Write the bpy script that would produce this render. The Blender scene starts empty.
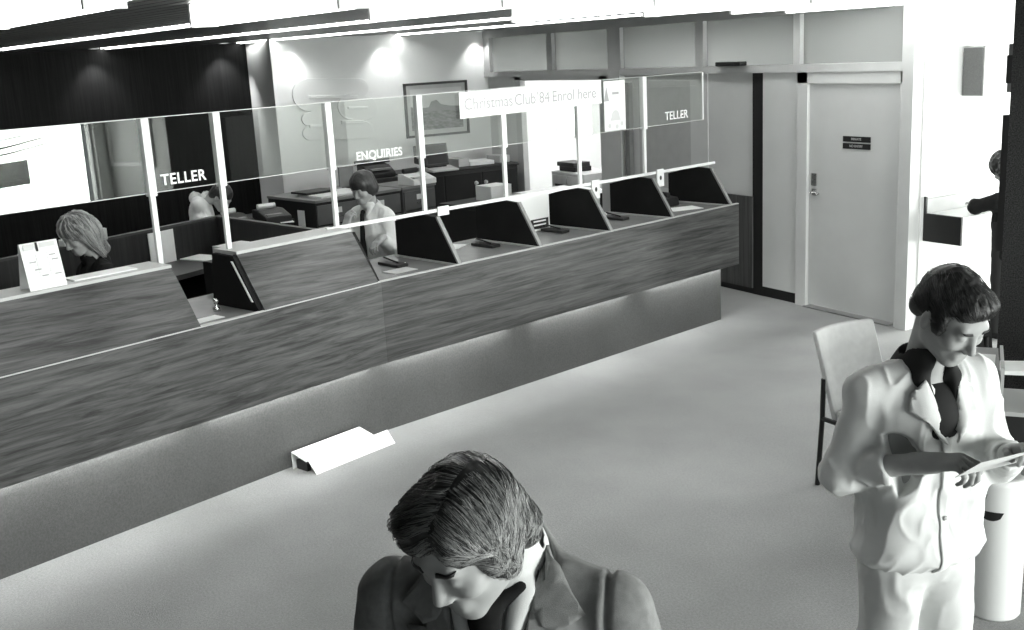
EXPO = 0.0; TUBE = 6.5; TROUGH = 26; PLINTHL = 55; OFFICE = 5; DOWN = .55; DAY = 26; OFFW = 85
import bpy, bmesh, math, random
import numpy as np
from mathutils import Vector, Matrix
random.seed(7)
S = bpy.context.scene; COL = S.collection
PI = math.pi
H = 2.45
# ------------------------------------------------------------------ camera
cam_d = bpy.data.cameras.new('camera'); cam = bpy.data.objects.new('camera', cam_d); COL.objects.link(cam)
Rm = Matrix(((0.507, -0.175, 0.844), (0.861, 0.161, -0.483), (-0.051, 0.971, 0.232)))
q = Rm.to_quaternion(); q.normalize()
cam.rotation_mode = 'QUATERNION'; cam.rotation_quaternion = q; cam.location = (0, 0, H)
cam_d.sensor_width = 36; cam_d.lens = 36*1095/1024; cam_d.clip_start = .05
S.camera = cam
vs = S.view_settings; vs.view_transform = 'Standard'; vs.look = 'None'; vs.gamma = 1; vs.exposure = EXPO; vs.use_curve_mapping = False
S.cycles.use_denoising = True
S.cycles.max_bounces = 8; S.cycles.transparent_max_bounces = 16
S.cycles.sample_clamp_indirect = 6; S.cycles.caustics_reflective = False; S.cycles.caustics_refractive = False

# ------------------------------------------------------------------ materials (black-and-white place: all neutral greys)
MATS = {}
def g(v): return (v*.985, v, v*.985, 1)
def mat(name, v, rough=.6, spec=.4, metal=0, noise=0, nscale=8, bump=0, bscale=60, stretch=(1,1,1), emit=0, v2=None, coat=0, detail=4, sheen=0):
    m = bpy.data.materials.new(name); m.use_nodes = True; nt = m.node_tree; N = nt.nodes; Lk = nt.links
    b = N['Principled BSDF']; b.inputs['Base Color'].default_value = g(v); b.inputs['Roughness'].default_value = rough
    b.inputs['Specular IOR Level'].default_value = spec; b.inputs['Metallic'].default_value = metal
    b.inputs['Coat Weight'].default_value = coat
    if sheen: b.inputs['Sheen Weight'].default_value = sheen; b.inputs['Sheen Roughness'].default_value = .5
    tc = N.new('ShaderNodeTexCoord'); mp = N.new('ShaderNodeMapping'); Lk.new(tc.outputs['Object'], mp.inputs[0]); mp.inputs['Scale'].default_value = stretch
    nz = N.new('ShaderNodeTexNoise'); nz.inputs['Scale'].default_value = nscale; nz.inputs['Detail'].default_value = detail; Lk.new(mp.outputs[0], nz.inputs['Vector'])
    cr = N.new('ShaderNodeValToRGB'); lo = max(0, v*(1-noise)); hi = v2 if v2 is not None else min(1, v*(1+noise))
    cr.color_ramp.elements[0].position = .3; cr.color_ramp.elements[1].position = .7
    cr.color_ramp.elements[0].color = g(lo); cr.color_ramp.elements[1].color = g(hi)
    Lk.new(nz.outputs[0], cr.inputs[0]); Lk.new(cr.outputs[0], b.inputs['Base Color'])
    if bump:
        n2 = N.new('ShaderNodeTexNoise'); n2.inputs['Scale'].default_value = bscale; n2.inputs['Detail'].default_value = 5; Lk.new(mp.outputs[0], n2.inputs['Vector'])
        bp = N.new('ShaderNodeBump'); bp.inputs['Strength'].default_value = bump; bp.inputs['Distance'].default_value = .01
        Lk.new(n2.outputs[0], bp.inputs['Height']); Lk.new(bp.outputs[0], b.inputs['Normal'])
    if emit: b.inputs['Emission Color'].default_value = g(1); b.inputs['Emission Strength'].default_value = emit
    MATS[name] = m; return m
def wood(name, v, v2, axis_rot, rough=.35, spec=.5, fine=1.0):
    m = mat(name, v, rough, spec); nt = m.node_tree; N = nt.nodes; Lk = nt.links
    b = N['Principled BSDF']; mp = [n for n in N if n.type == 'MAPPING'][0]
    mp.vector_type = 'POINT'; 
    pre = N.new('ShaderNodeMapping'); tc = [n for n in N if n.type == 'TEX_COORD'][0]
    pre.inputs['Rotation'].default_value = axis_rot; Lk.new(tc.outputs['Object'], pre.inputs[0]); Lk.new(pre.outputs[0], mp.inputs[0])
    mp.inputs['Scale'].default_value = (.42, 14, 14)
    nz = [n for n in N if n.type == 'TEX_NOISE'][0]; nz.inputs['Scale'].default_value = 2.6*fine; nz.inputs['Detail'].default_value = 9; nz.inputs['Roughness'].default_value = .68; nz.inputs['Distortion'].default_value = .5
    cr = [n for n in N if n.type == 'VALTORGB'][0]; cr.color_ramp.elements[0].color = g(v); cr.color_ramp.elements[1].color = g(v2)
    cr.color_ramp.elements[0].position = .36; cr.color_ramp.elements[1].position = .66
    return m
def glassmat(name, tint=.98, refl=1.0, rough=0.0, frost=0):
    m = bpy.data.materials.new(name); m.use_nodes = True; nt = m.node_tree; N = nt.nodes; Lk = nt.links
    for n in list(N): N.remove(n)
    o = N.new('ShaderNodeOutputMaterial'); tr = N.new('ShaderNodeBsdfTransparent'); tr.inputs[0].default_value = g(tint)
    gl = N.new('ShaderNodeBsdfGlossy'); gl.inputs['Roughness'].default_value = rough; gl.inputs['Color'].default_value = g(1)
    fr = N.new('ShaderNodeFresnel'); fr.inputs[0].default_value = 1.5
    ge = N.new('ShaderNodeNewGeometry'); io = N.new('ShaderNodeMapRange'); io.inputs[3].default_value = 1.5; io.inputs[4].default_value = 1/1.5
    Lk.new(ge.outputs['Backfacing'], io.inputs[0]); Lk.new(io.outputs[0], fr.inputs[0])
    mu = N.new('ShaderNodeMath'); mu.operation = 'MULTIPLY'; mu.inputs[1].default_value = refl; mu.use_clamp = True
    Lk.new(fr.outputs[0], mu.inputs[0]); mx = N.new('ShaderNodeMixShader'); Lk.new(mu.outputs[0], mx.inputs[0]); Lk.new(tr.outputs[0], mx.inputs[1]); Lk.new(gl.outputs[0], mx.inputs[2])
    last = mx
    if frost:
        df = N.new('ShaderNodeBsdfTranslucent'); df.inputs[0].default_value = g(.8); d2 = N.new('ShaderNodeBsdfDiffuse'); d2.inputs[0].default_value = g(.75)
        a = N.new('ShaderNodeMixShader'); Lk.new(df.outputs[0], a.inputs[1]); Lk.new(d2.outputs[0], a.inputs[2])
        b2 = N.new('ShaderNodeMixShader'); b2.inputs[0].default_value = frost; Lk.new(mx.outputs[0], b2.inputs[1]); Lk.new(a.outputs[0], b2.inputs[2]); last = b2
    Lk.new(last.outputs[0], o.inputs[0]); MATS[name] = m; return m
mat('carpet', .265, .95, .15, noise=.24, nscale=.9, bump=.5, bscale=260, detail=10, sheen=.3)
# carpet: fine fleck over the broad uneven tone
def carpet_fleck(m, amt):
    N = m.node_tree.nodes; Lk = m.node_tree.links; b = N['Principled BSDF']; cr = [n for n in N if n.type == 'VALTORGB'][0]
    tc = [n for n in N if n.type == 'TEX_COORD'][0]; nz = N.new('ShaderNodeTexNoise'); nz.inputs['Scale'].default_value = 90; nz.inputs['Detail'].default_value = 3
    Lk.new(tc.outputs['Object'], nz.inputs['Vector']); mr = N.new('ShaderNodeMapRange'); mr.inputs[1].default_value = .3; mr.inputs[2].default_value = .7; mr.inputs[3].default_value = 1-amt; mr.inputs[4].default_value = 1+amt
    Lk.new(nz.outputs[0], mr.inputs[0]); mx = N.new('ShaderNodeVectorMath'); mx.operation = 'SCALE'; Lk.new(cr.outputs[0], mx.inputs[0]); Lk.new(mr.outputs[0], mx.inputs['Scale']); Lk.new(mx.outputs[0], b.inputs['Base Color'])
carpet_fleck(MATS['carpet'], .16)
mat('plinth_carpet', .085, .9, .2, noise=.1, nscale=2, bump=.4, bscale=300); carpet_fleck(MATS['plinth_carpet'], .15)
mat('white_paint', .78, .6, .3, noise=.03, nscale=3)
mat('logo_wall_paint', .82, .55, .35, noise=.03, nscale=2)
mat('relief_white', .78, .4, .4)
mat('partition_grey', .66, .5, .35, noise=.03, nscale=3)
mat('panel_grey', .66, .5, .35, noise=.05, nscale=2)
mat('frame_grey', .58, .4, .45, noise=.04, nscale=5)
mat('door_grey', .60, .45, .35, noise=.05, nscale=2)
mat('ceiling_slat', .13, .33, .6, metal=.35, noise=.08, nscale=3, stretch=(.3,6,1))
mat('ceiling_void', .02, .9, .1)
wood('dark_panelling', .004, .011, (0, PI/2, 0), .6, .1)
wood('fascia_wood', .020, .105, (0, 0, -math.radians(105)), .34, .38)
wood('lower_wood', .05, .10, (0, PI/2, 0), .5, .3)
wood('screen_wood', .012, .03, (0, PI/2, 0), .4, .5)
mat('counter_laminate', .26, .22, .6, noise=.12, nscale=4)
mat('edge_light', .45, .4, .5)
mat('divider_black', .010, .8, .15, noise=.2, nscale=6)
mat('black', .012, .5, .4); mat('soft_black', .02, .8, .2)
mat('white_enamel', .82, .35, .5); mat('paper', .82, .7, .2, noise=.02, nscale=30)
mat('chrome', .6, .25, .5, metal=.9)
mat('mid_grey', .22, .5, .4, noise=.08); mat('light_grey', .5, .5, .4, noise=.05)
mat('cabinet_grey', .12, .45, .4, noise=.06); mat('ink', .03, .6, .2); mat('print_grey', .38, .6, .2); mat('print_pale', .6, .6, .2)
mat('column_aggregate', .07, .85, .25, noise=.75, nscale=130, bump=.8, bscale=130, v2=.10)
mat('speaker_face', .16, .8, .2, noise=.2, nscale=200); mat('speaker_side', .5, .5, .3)
mat('tube_light', .9, .4, .2, emit=TUBE); mat('trough_light', .9, .4, .2, emit=TROUGH); mat('strip_light', .9, .4, .2, emit=PLINTHL)
mat('downlight_glow', .9, .4, .2, emit=6)
glassmat('screen_glass', .97, 1.6); glassmat('window_glass', .95, 1.0); glassmat('transom_glass', .6, 1.0, .05, .4); glassmat('frosted_glass', .9, 1.0, .1, .75)
mat('lettering', .9, .5, .3, emit=0)

# ------------------------------------------------------------------ mesh helpers
def obj(name, bm, m, parent=None, smooth=False, bevel=0, mats=None):
    me = bpy.data.meshes.new(name); bmesh.ops.recalc_face_normals(bm, faces=bm.faces); bm.to_mesh(me); bm.free()
    o = bpy.data.objects.new(name, me); COL.objects.link(o)
    for mm in (mats or [m]): me.materials.append(MATS[mm] if isinstance(mm, str) else mm)
    if smooth:
        for p in me.polygons: p.use_smooth = True
    if parent: o.parent = parent; o.matrix_parent_inverse = parent.matrix_world.inverted() if False else Matrix()
    if bevel:
        bv = o.modifiers.new('bevel', 'BEVEL'); bv.width = bevel; bv.segments = 2; bv.limit_method = 'ANGLE'
    return o
def thing(name, label, cat, loc=(0,0,0), rz=0, group=None, rot=None):
    o = bpy.data.objects.new(name, None); COL.objects.link(o); o.location = loc; o.rotation_euler = rot or (0, 0, rz); o.empty_display_size = .1
    o['label'] = label; o['category'] = cat
    if group: o['group'] = group
    return o
def tag(o, label, cat, group=None):
    o['label'] = label; o['category'] = cat
    if group: o['group'] = group
    return o
def struct(name, bm, m, **k):
    o = obj(name, bm, m, **k); o['kind'] = 'structure'; return o
def B(): return bmesh.new()
def bx(bm, x0, x1, y0, y1, z0, z1, M=None):
    vs = [bm.verts.new((x, y, z)) for x in (x0, x1) for y in (y0, y1) for z in (z0, z1)]
    for f in ((0,1,3,2),(4,6,7,5),(0,4,5,1),(2,3,7,6),(0,2,6,4),(1,5,7,3)): bm.faces.new([vs[i] for i in f])
    if M is not None:
        for v in vs: v.co = M @ v.co
    return bm
def box(x0, x1, y0, y1, z0, z1, M=None): return bx(B(), x0, x1, y0, y1, z0, z1, M)
def prism(bm, pts, ext):   # polygon pts (3D list), extruded by vector ext
    a = [bm.verts.new(p) for p in pts]; e = Vector(ext); c = [bm.verts.new(Vector(p)+e) for p in pts]
    bm.faces.new(a); bm.faces.new(c[::-1])
    for i in range(len(a)): bm.faces.new([a[i], a[(i+1) % len(a)], c[(i+1) % len(a)], c[i]][::-1])
    return bm
def tube(bm, pts, r, seg=8, cap=True):
    pts = [Vector(p) for p in pts]; rs = r if isinstance(r, (list, tuple)) else [r]*len(pts); rings = []
    up = Vector((0, 0, 1))
    for i, p in enumerate(pts):
        d = (pts[min(i+1, len(pts)-1)]-pts[max(i-1, 0)]).normalized()
        a = d.cross(up if abs(d.dot(up)) < .95 else Vector((1, 0, 0))).normalized(); b = d.cross(a)
        rings.append([bm.verts.new(p+rs[i]*(a*math.cos(t*2*PI/seg)+b*math.sin(t*2*PI/seg))) for t in range(seg)])
    for i in range(len(rings)-1):
        for t in range(seg): bm.faces.new((rings[i][t], rings[i][(t+1) % seg], rings[i+1][(t+1) % seg], rings[i+1][t]))
    if cap: bm.faces.new(rings[0][::-1]); bm.faces.new(rings[-1])
    return bm
def lathe(bm, prof, seg=32, c=(0,0,0)):
    rings = [[bm.verts.new((c[0]+r*math.cos(t*2*PI/seg), c[1]+r*math.sin(t*2*PI/seg), c[2]+z)) for t in range(seg)] for r, z in prof]
    for i in range(len(rings)-1):
        for t in range(seg): bm.faces.new((rings[i][t], rings[i][(t+1) % seg], rings[i+1][(t+1) % seg], rings[i+1][t]))
    return bm
def text(body, name, size, M, m, parent, ext=.001, bold=0, spacing=1.0, align='CENTER'):
    cu = bpy.data.curves.new(name, 'FONT'); cu.body = body; cu.size = size; cu.extrude = ext; cu.offset = bold; cu.align_x = align; cu.align_y = 'CENTER'; cu.space_character = spacing
    tmp = bpy.data.objects.new(name, cu); COL.objects.link(tmp)
    dg = bpy.context.evaluated_depsgraph_get(); me = bpy.data.meshes.new_from_object(tmp.evaluated_get(dg)); me.name = name
    bpy.data.objects.remove(tmp); me.transform(M); me.materials.clear(); me.materials.append(MATS[m])
    o = bpy.data.objects.new(name, me); COL.objects.link(o); o.parent = parent; return o
def frameM(o, x, y, z=None):   # matrix with given axes
    x = Vector(x).normalized(); y = Vector(y); y = (y - x*y.dot(x)).normalized(); z = x.cross(y)
    return Matrix(((x.x, y.x, z.x, o[0]), (x.y, y.y, z.y, o[1]), (x.z, y.z, z.z, o[2]), (0, 0, 0, 1)))
def empty_like(root, name): pass
mat('office_tube', .9, .4, .2, emit=OFFICE); mat('glass_edge', .6, .3, .5); mat('banner_white', .8, .6, .2); mat('print_pale2', .36, .6, .2)
mat('mid_dark', .055, .5, .4, noise=.15); mat('white_enamel_mid', .62, .5, .3); mat('picture_field', .2, .6, .2, noise=.5, nscale=14, stretch=(1, 1, 3)); mat('chair_fabric', .55, .9, .2, noise=.06, nscale=20, bump=.2, bscale=400)
mat('wall_end_grey', .5, .6, .3)
# ------------------------------------------------------------------ the setting
CZ = 2.77; WY = 7.38; LX = -13.2; DX = -14.15
o = struct('floor', box(-15, 4.2, -5, 15, -.1, 0), 'carpet')
# ceiling: dark void above narrow metal slats that run in the direction of the light troughs
RD = Vector((.985, .155, 0)).normalized(); RN = Vector((-RD.y, RD.x, 0))
bm = B(); bx(bm, -15, 4.2, -5, 15, CZ+.06, CZ+.12)
struct('ceiling', bm, 'ceiling_void')
ang = math.atan2(RD.y, RD.x); Mr = Matrix.Translation((-14, 0, 0)) @ Matrix.Rotation(ang, 4, 'Z')
bm = B(); ROWY = [-2.0, -.45, 1.1, 2.65, 4.3, 5.95, 7.5]
y = -4.0
while y < 8.6:
    if not any(abs(y+.045 - ry) < .05 for ry in ROWY): bx(bm, 0, 18.0, y, y+.085, CZ-.012, CZ+.01, Mr)
    y += .1
o = struct('ceiling_slats', bm, 'ceiling_slat')
# clip the slats at the walls
bm = bmesh.new(); bm.from_mesh(o.data)
for co, no in (((-14.15, 0, 0), (-1, 0, 0)), ((4.0, 0, 0), (1, 0, 0)), ((0, WY, 0), (0, 1, 0)), ((0, -4.9, 0), (0, -1, 0))):
    bmesh.ops.bisect_plane(bm, geom=bm.verts[:]+bm.edges[:]+bm.faces[:], plane_co=co, plane_no=no, clear_outer=True)
bm.to_mesh(o.data); bm.free()
struct('wall_panelled', box(DX-.1, DX, -5, 4.39, 0, CZ+.06), 'dark_panelling')
struct('wall_logo', box(DX-.1, LX, 4.39, WY+.1, 0, CZ+.06), 'logo_wall_paint')
struct('wall_rear', box(-14.2, 4.2, -5.1, -5, 0, CZ+.06), 'dark_panelling')
struct('wall_side', box(-6.25, -6.1, WY+.06, 12.45, 0, CZ+.06), 'white_paint')
bm = B(); bx(bm, -6.25, -5.5, 12.4, 12.5, 0, CZ+.06); bx(bm, -2.4, 4.2, 12.4, 12.5, 0, CZ+.06); bx(bm, -5.5, -2.4, 12.4, 12.5, 2.35, CZ+.06); bx(bm, -5.5, -2.4, 12.4, 12.5, 0, .06)
struct('wall_end', bm, 'wall_end_grey')
r = bpy.data.objects.new('window_5', None); COL.objects.link(r); r['kind'] = 'structure'; r.location = (-3.95, 12.45, 0)
bm = B()
for xx in (-1.55, -.03, 1.5): bx(bm, xx, xx+.05, -.04, .04, .06, 2.35)
bx(bm, -1.55, 1.55, -.04, .04, .06, .11); bx(bm, -1.55, 1.55, -.04, .04, 2.3, 2.35); obj('window_frame', bm, 'frame_grey', r)
obj('window_pane', box(-1.5, 1.5, -.004, .004, .11, 2.3), 'window_glass', r)
bm = B()
for a_ in (2.95, 3.9): bx(bm, a_, a_+.06, 12.36, 12.4, .8, 2.2)
bx(bm, 2.95, 3.96, 12.36, 12.4, .8, .86); bx(bm, 2.95, 3.96, 12.36, 12.4, 2.14, 2.2); struct('trim_2', bm, 'white_paint')
# street side wall on the right with big windows
bm = B(); WIN = [(-3.2, -.6), (0.0, 3.0), (3.5, 6.9), (7.4, 12.1)]
prev = -5
for a, b_ in WIN: bx(bm, 4.0, 4.2, prev, a, 0, CZ+.06); bx(bm, 4.0, 4.2, a, b_, 0, .06); bx(bm, 4.0, 4.2, a, b_, 2.5, CZ+.06); prev = b_
bx(bm, 4.0, 4.2, prev, 12.5, 0, CZ+.06)
struct('wall_right', bm, 'white_paint')
for i, (a, b_) in enumerate(WIN):
    r = bpy.data.objects.new('window_%d' % (i+1), None); COL.objects.link(r); r['kind'] = 'structure'; r.location = (4.1, (a+b_)/2, 0)
    bm = B(); w = (b_-a)/2
    for yy in (-w, w-.05): bx(bm, -.04, .04, yy, yy+.05, .06, 2.5)
    bx(bm, -.04, .04, -w, w, .06, .11); bx(bm, -.04, .04, -w, w, 2.45, 2.5)
    obj('window_frame', bm, 'frame_grey', r)
    obj('window_pane', box(-.004, .004, -w+.05, w-.05, .11, 2.45), 'window_glass', r)
# swagged white curtain at the head of the big window (its folds show in the screen's reflection)
def curtain(y0, y1, z0, z1, sag, name, label):
    bm = B(); n = 60; m_ = 14; vsx = []
    for i in range(n+1):
        t = i/n; row = []
        for j in range(m_+1):
            u = j/m_; zz = z1-(z1-z0)*u - sag*math.sin(PI*t)*u
            row.append(bm.verts.new((3.9+.03*math.sin(u*26+t*3), y0+(y1-y0)*t, zz)))
        vsx.append(row)
    for i in range(n):
        for j in range(m_): bm.faces.new((vsx[i][j], vsx[i+1][j], vsx[i+1][j+1], vsx[i][j+1]))
    o = obj(name, bm, 'curtain', smooth=True); sm = o.modifiers.new('thick', 'SOLIDIFY'); sm.thickness = .006
    return tag(o, label, 'curtain')
mat('curtain', .75, .9, .1)
# door wall (partition) : frame members, infill panels, glass above
def post(bm, x0, x1, z0, z1, d=.05): bx(bm, x0, x1, WY-d, WY+.05, z0, z1)
pw = bpy.data.objects.new('wall_partition', None); COL.objects.link(pw); pw['kind'] = 'structure'
bm = B()
for x0, x1 in ((-13.2, -13.05), (-11.62, -11.5), (-10.34, -10.1), (-8.82, -8.70), (-7.46, -7.38), (-6.24, -6.12)): post(bm, x0, x1, 2.16, CZ+.06)
post(bm, -13.2, -6.12, 2.15, 2.22, .06); post(bm, -13.2, -6.12, 2.66, CZ+.06, .056)
post(bm, -10.34, -10.1, 0, 2.2, .07)
obj('partition_frame', bm, 'frame_grey', pw)
obj('pilaster', box(-6.22, -6.11, WY-.064, WY+.12, 0, CZ+.06), 'frame_grey', pw)
bm = B()
post(bm, -12.9, -12.42, 0, 2.16, 0); post(bm, -13.2, -12.9, 0, 2.16, 0)
post(bm, -10.10, -9.85, 0, 2.15, 0); post(bm, -9.85, -8.97, 0, .95, .0); post(bm, -9.85, -8.97, 2.08, 2.15, 0); post(bm, -8.97, -8.7, 0, 2.15, 0)
post(bm, -8.7, -8.02, 0, 2.15, -.01)
obj('partition_panel', bm, 'panel_grey', pw)
obj('partition_panel', box(-9.85, -8.97, WY, WY+.03, .95, 2.08), 'light_grey', pw)
obj('lower_panel', box(-8.72, -8.02, WY-.03, WY+.0, .06, .97), 'lower_wood', pw)
obj('partition_panel', box(-7.88, -7.42, WY-.02, WY+.05, .1, 2.16), 'partition_grey', pw)
obj('recess_post', box(-8.03, -7.88, WY-.012, WY+.05, 0, 2.17), 'black', pw)
obj('partition_panel', box(-6.24, -6.2, WY-.02, WY+.05, 0, 2.16), 'partition_grey', pw)
bm = B(); 
for x0, x1 in ((-13.05, -11.62), (-11.5, -10.34), (-10.1, -8.82), (-8.70, -7.46), (-7.38, -6.24)): bx(bm, x0, x1, WY+.0, WY+.006, 2.22, 2.66)
obj('transom_glass', bm, 'transom_glass', pw)
o = struct('trim_1', box(-10.02, -9.95, WY-.06, WY-.005, .0, 2.07), 'mid_grey'); 
struct('baseboard_door', box(-8.7, -7.46, WY-.008, WY+.03, 0, .1), 'black')
# main door
d1 = bpy.data.objects.new('door_1', None); COL.objects.link(d1); d1['kind'] = 'structure'
bm = B(); post(bm, -7.42, -7.29, 0, 2.16, .04); post(bm, -7.42, -6.22, 2.05, 2.16, .04); post(bm, -6.26, -6.22, 0, 2.16, .04)
obj('door_frame', bm, 'partition_grey', d1, bevel=.004)
obj('door_leaf', box(-7.285, -6.262, WY-.008, WY+.03, .03, 2.045), 'door_grey', d1)
bm = B(); bx(bm, -7.25, -7.19, WY-.02, WY-.008, 1.14, 1.25); obj('lock_plate', bm, 'chrome', d1)
bm = tube(B(), [(-7.22, WY-.01, 1.08), (-7.22, WY-.055, 1.08), (-7.12, WY-.06, 1.075)], .011); bx(bm, -7.245, -7.195, WY-.016, WY-.008, 1.05, 1.11); obj('door_handle', bm, 'chrome', d1)
for i, (z, s) in enumerate(((1.575, 'PRIVATE'), (1.515, 'NO ENTRY'))):
    p = obj('door_sign', box(-6.885, -6.58, WY-.016, WY-.008, z-.024, z+.024), 'black', d1)
    text(s, 'sign_lettering', .030, frameM((-6.735, WY-.0165, z), (1,0,0), (0,0,1)), 'light_grey', p)
struct('threshold', box(-7.3, -6.3, WY-.06, WY+.03, 0, .012), 'mid_grey')
# small black closer box on the transom ledge
tag(obj('door_closer', box(-8.42, -8.06, WY-.14, WY-.055, 2.222, 2.262), 'black', bevel=.008), 'small flat black box lying on the transom ledge above the pale partition panel', 'box')
# second doorway, open into a bright office
d2 = bpy.data.objects.new('door_2', None); COL.objects.link(d2); d2['kind'] = 'structure'
bm = B(); post(bm, -12.46, -12.32, 0, 2.16, .03); post(bm, -10.56, -10.34, 0, 2.16, .03); post(bm, -12.46, -10.34, 2.1, 2.16, .03); obj('door_frame', bm, 'frame_grey', d2, bevel=.003)
struct('wall_office', box(-14.1, -6.25, 10.4, 10.5, 0, CZ+.06), 'white_paint')
struct('wall_office_left', box(-14.2, -14.1, WY+.1, 10.5, 0, CZ+.06), 'white_paint')
struct('ceiling_office', box(-14.2, -6.25, WY+.06, 10.5, CZ, CZ+.05), 'white_paint')

# ------------------------------------------------------------------ lamps in the ceiling: a lit trough to the wall, a wide diffuser nearer
DIFF = {0: (-6.8-1.2, 1.95), 1: (-6.8-1.2, 1.95)}
def rowpt(y0, x): return Vector((x, y0+(x+14)*RD.y/RD.x, 0))
BT = [(-5.05, .52, 1.3, 'leftmost fluorescent batten, at the top left corner of the hall'), (-5.55, 1.53, 1.38, 'second fluorescent batten, above the dark panelled wall'), (-5.56, 2.48, 1.1, 'third fluorescent batten, above the framed picture'), (-6.65, 4.0, 1.3, 'fourth fluorescent batten, above the banner'), (-6.5, 5.0, 1.4, 'fifth fluorescent batten, left of the grey door'), (-6.6, 5.9, 1.4, 'sixth fluorescent batten, above the end of the counter'), (-6.9, 6.75, 1.4, 'fluorescent batten closest to the door partition')]
for x0, y0, ln, lb in BT:
    t = thing('ceiling_light', lb, 'ceiling light', (x0, y0, CZ), ang, 'fluorescent battens on the hall ceiling')
    for e_ in (-.02, ln): obj('end_cap', box(e_, e_+.02, -.07, .07, -.118, 0), 'white_enamel', t)
    obj('diffuser', box(0, ln, -.065, .065, -.115, 0), 'tube_light', t, bevel=.01)
for k, (y0, xe) in enumerate([(-.45, -7.5), (1.1, -7.62), (2.65, -7.75), (4.3, -8.6), (5.95, -9.0)]):
    xw = DX if rowpt(y0, DX).y < 4.39 else LX
    p0 = rowpt(y0, xw+.03); L_ = (rowpt(y0, [-2.6, -2.6, -2.6, -3.4, -5.2][k])-p0).length
    t = thing('light_trough', ['narrow lit ceiling trough running to the far left of the dark wall', 'narrow lit ceiling trough ending over the middle of the dark wall', 'narrow lit ceiling trough ending at the corner of dark and pale walls', 'narrow lit ceiling trough ending above the gap between emblem and picture', 'narrow lit ceiling trough ending beside the partition glass'][k], 'ceiling light', (p0.x, p0.y, CZ), ang, 'lit ceiling troughs')
    obj('channel', box(0, L_, .03, .045, -.03, .03), 'white_enamel', t); obj('tube', box(0, L_, -.02, .03, -.014, .02), 'trough_light', t)
# recessed downlights that throw the scallops on the walls
for k, (x, y, e, lb) in enumerate([(DX+.2, 2.5, 90, 'recessed downlight over the middle of the dark panelled wall'), (DX+.2, 4.05, 110, 'recessed downlight at the right end of the dark panelled wall'), (LX+.17, 4.62, 34, 'recessed downlight over the left edge of the pale emblem wall'), (LX+.17, 5.86, 34, 'recessed downlight between the emblem and the framed picture'), (LX+.17, 7.2, 34, 'recessed downlight in the corner beside the partition glass')]):
    t = thing('downlight', lb, 'ceiling light', (x, y, CZ-.012), 0, 'wall washing downlights')
    obj('trim_ring', lathe(B(), [(.045, 0), (.06, 0), (.06, -.008), (.045, -.008), (.045, 0)], 20), 'white_enamel', t)
    obj('bulb', lathe(B(), [(.0, -.002), (.04, -.002), (.04, .004), (0, .004)], 20), 'downlight_glow', t)
    ld = bpy.data.lights.new('downlight_lamp', 'SPOT'); ld.energy = e*DOWN; ld.spot_size = math.radians(84); ld.spot_blend = .8; ld.shadow_soft_size = .02
    l = bpy.data.objects.new('downlight_lamp', ld); COL.objects.link(l); l.location = (x, y, CZ-.04)
    l.rotation_euler = (0, math.radians(12), 0)
# office lamps seen through the transom glass
for k, (x0, x1, y) in enumerate([(-11.9, -10.9, 8.4), (-9.3, -7.9, 8.3), (-7.7, -6.5, 8.3)]):
    t = thing('office_light', ['ceiling lamp seen through the glass above the open doorway', 'ceiling lamp seen through the glass left of the grey door', 'ceiling lamp seen through the glass above the grey door'][k], 'ceiling light', (x0, y, CZ), 0, 'office ceiling lamps')
    obj('housing', box(0, x1-x0, -.1, .1, -.03, 0), 'white_enamel', t); obj('tube', box(0, x1-x0, -.08, .08, -.07, -.03), 'office_tube', t)

# ------------------------------------------------------------------ teller counter (bends where the two fascia boards meet)
b0 = Vector((-6.58, 2.72, 0)); dl = (b0-Vector((-5.74, .23, 0))).normalized(); dr = (Vector((-7.45, 6.5, 0))-b0).normalized()
nl = Vector((dl.y, -dl.x, 0)); nr = Vector((dr.y, -dr.x, 0)); nm = (nl+nr).normalized(); mk = 1/nm.dot(nl)
def LP(s, off, z): return b0+dl*s+nl*off+Vector((0, 0, z))
def RP(s, off, z): return b0+dr*s+nr*off+Vector((0, 0, z))
def MP(off, z): return b0+nm*mk*off+Vector((0, 0, z))
SL, SR = -4.3, 3.93
def run(bm, o0, o1, z0, z1, sl=SL, sr=SR, parts='LR'):
    if 'L' in parts: prism(bm, [LP(sl, o0, z0), LP(sl, o1, z0), MP(o1, z0), MP(o0, z0)], (0, 0, z1-z0))
    if 'R' in parts: prism(bm, [MP(o0, z0), MP(o1, z0), RP(sr, o1, z0), RP(sr, o0, z0)], (0, 0, z1-z0))
    return bm
ct = thing('teller_counter', 'long timber fronted bank counter with carpeted base and black dividers', 'counter', (0, 0, 0))
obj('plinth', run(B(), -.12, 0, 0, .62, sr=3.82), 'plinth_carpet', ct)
obj('fascia', run(B(), .075, .10, .50, 1.045, sr=3.96, parts='R'), 'fascia_wood', ct, bevel=.002)
obj('fascia', run(B(), .075, .10, .50, 1.045, parts='L'), 'fascia_wood', ct, bevel=.002)
bm = prism(B(), [RP(3.935, -.6, .5), RP(3.935, .075, .5), RP(3.96, .075, .5), RP(3.96, -.6, .5)], (0, 0, .54)); obj('end_panel', bm, 'edge_light', ct)
obj('counter_top', run(B(), -.68, .075, 1.0, 1.04), 'counter_laminate', ct)
obj('front_edge', run(B(), .072, .101, 1.045, 1.052, sr=3.96), 'edge_light', ct)
obj('soffit', run(B(), 0.0, .078, .56, .575, sr=3.93), 'white_enamel', ct)
obj('back_panel', run(B(), -.66, -.64, .1, 1.0), 'screen_wood', ct)
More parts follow.
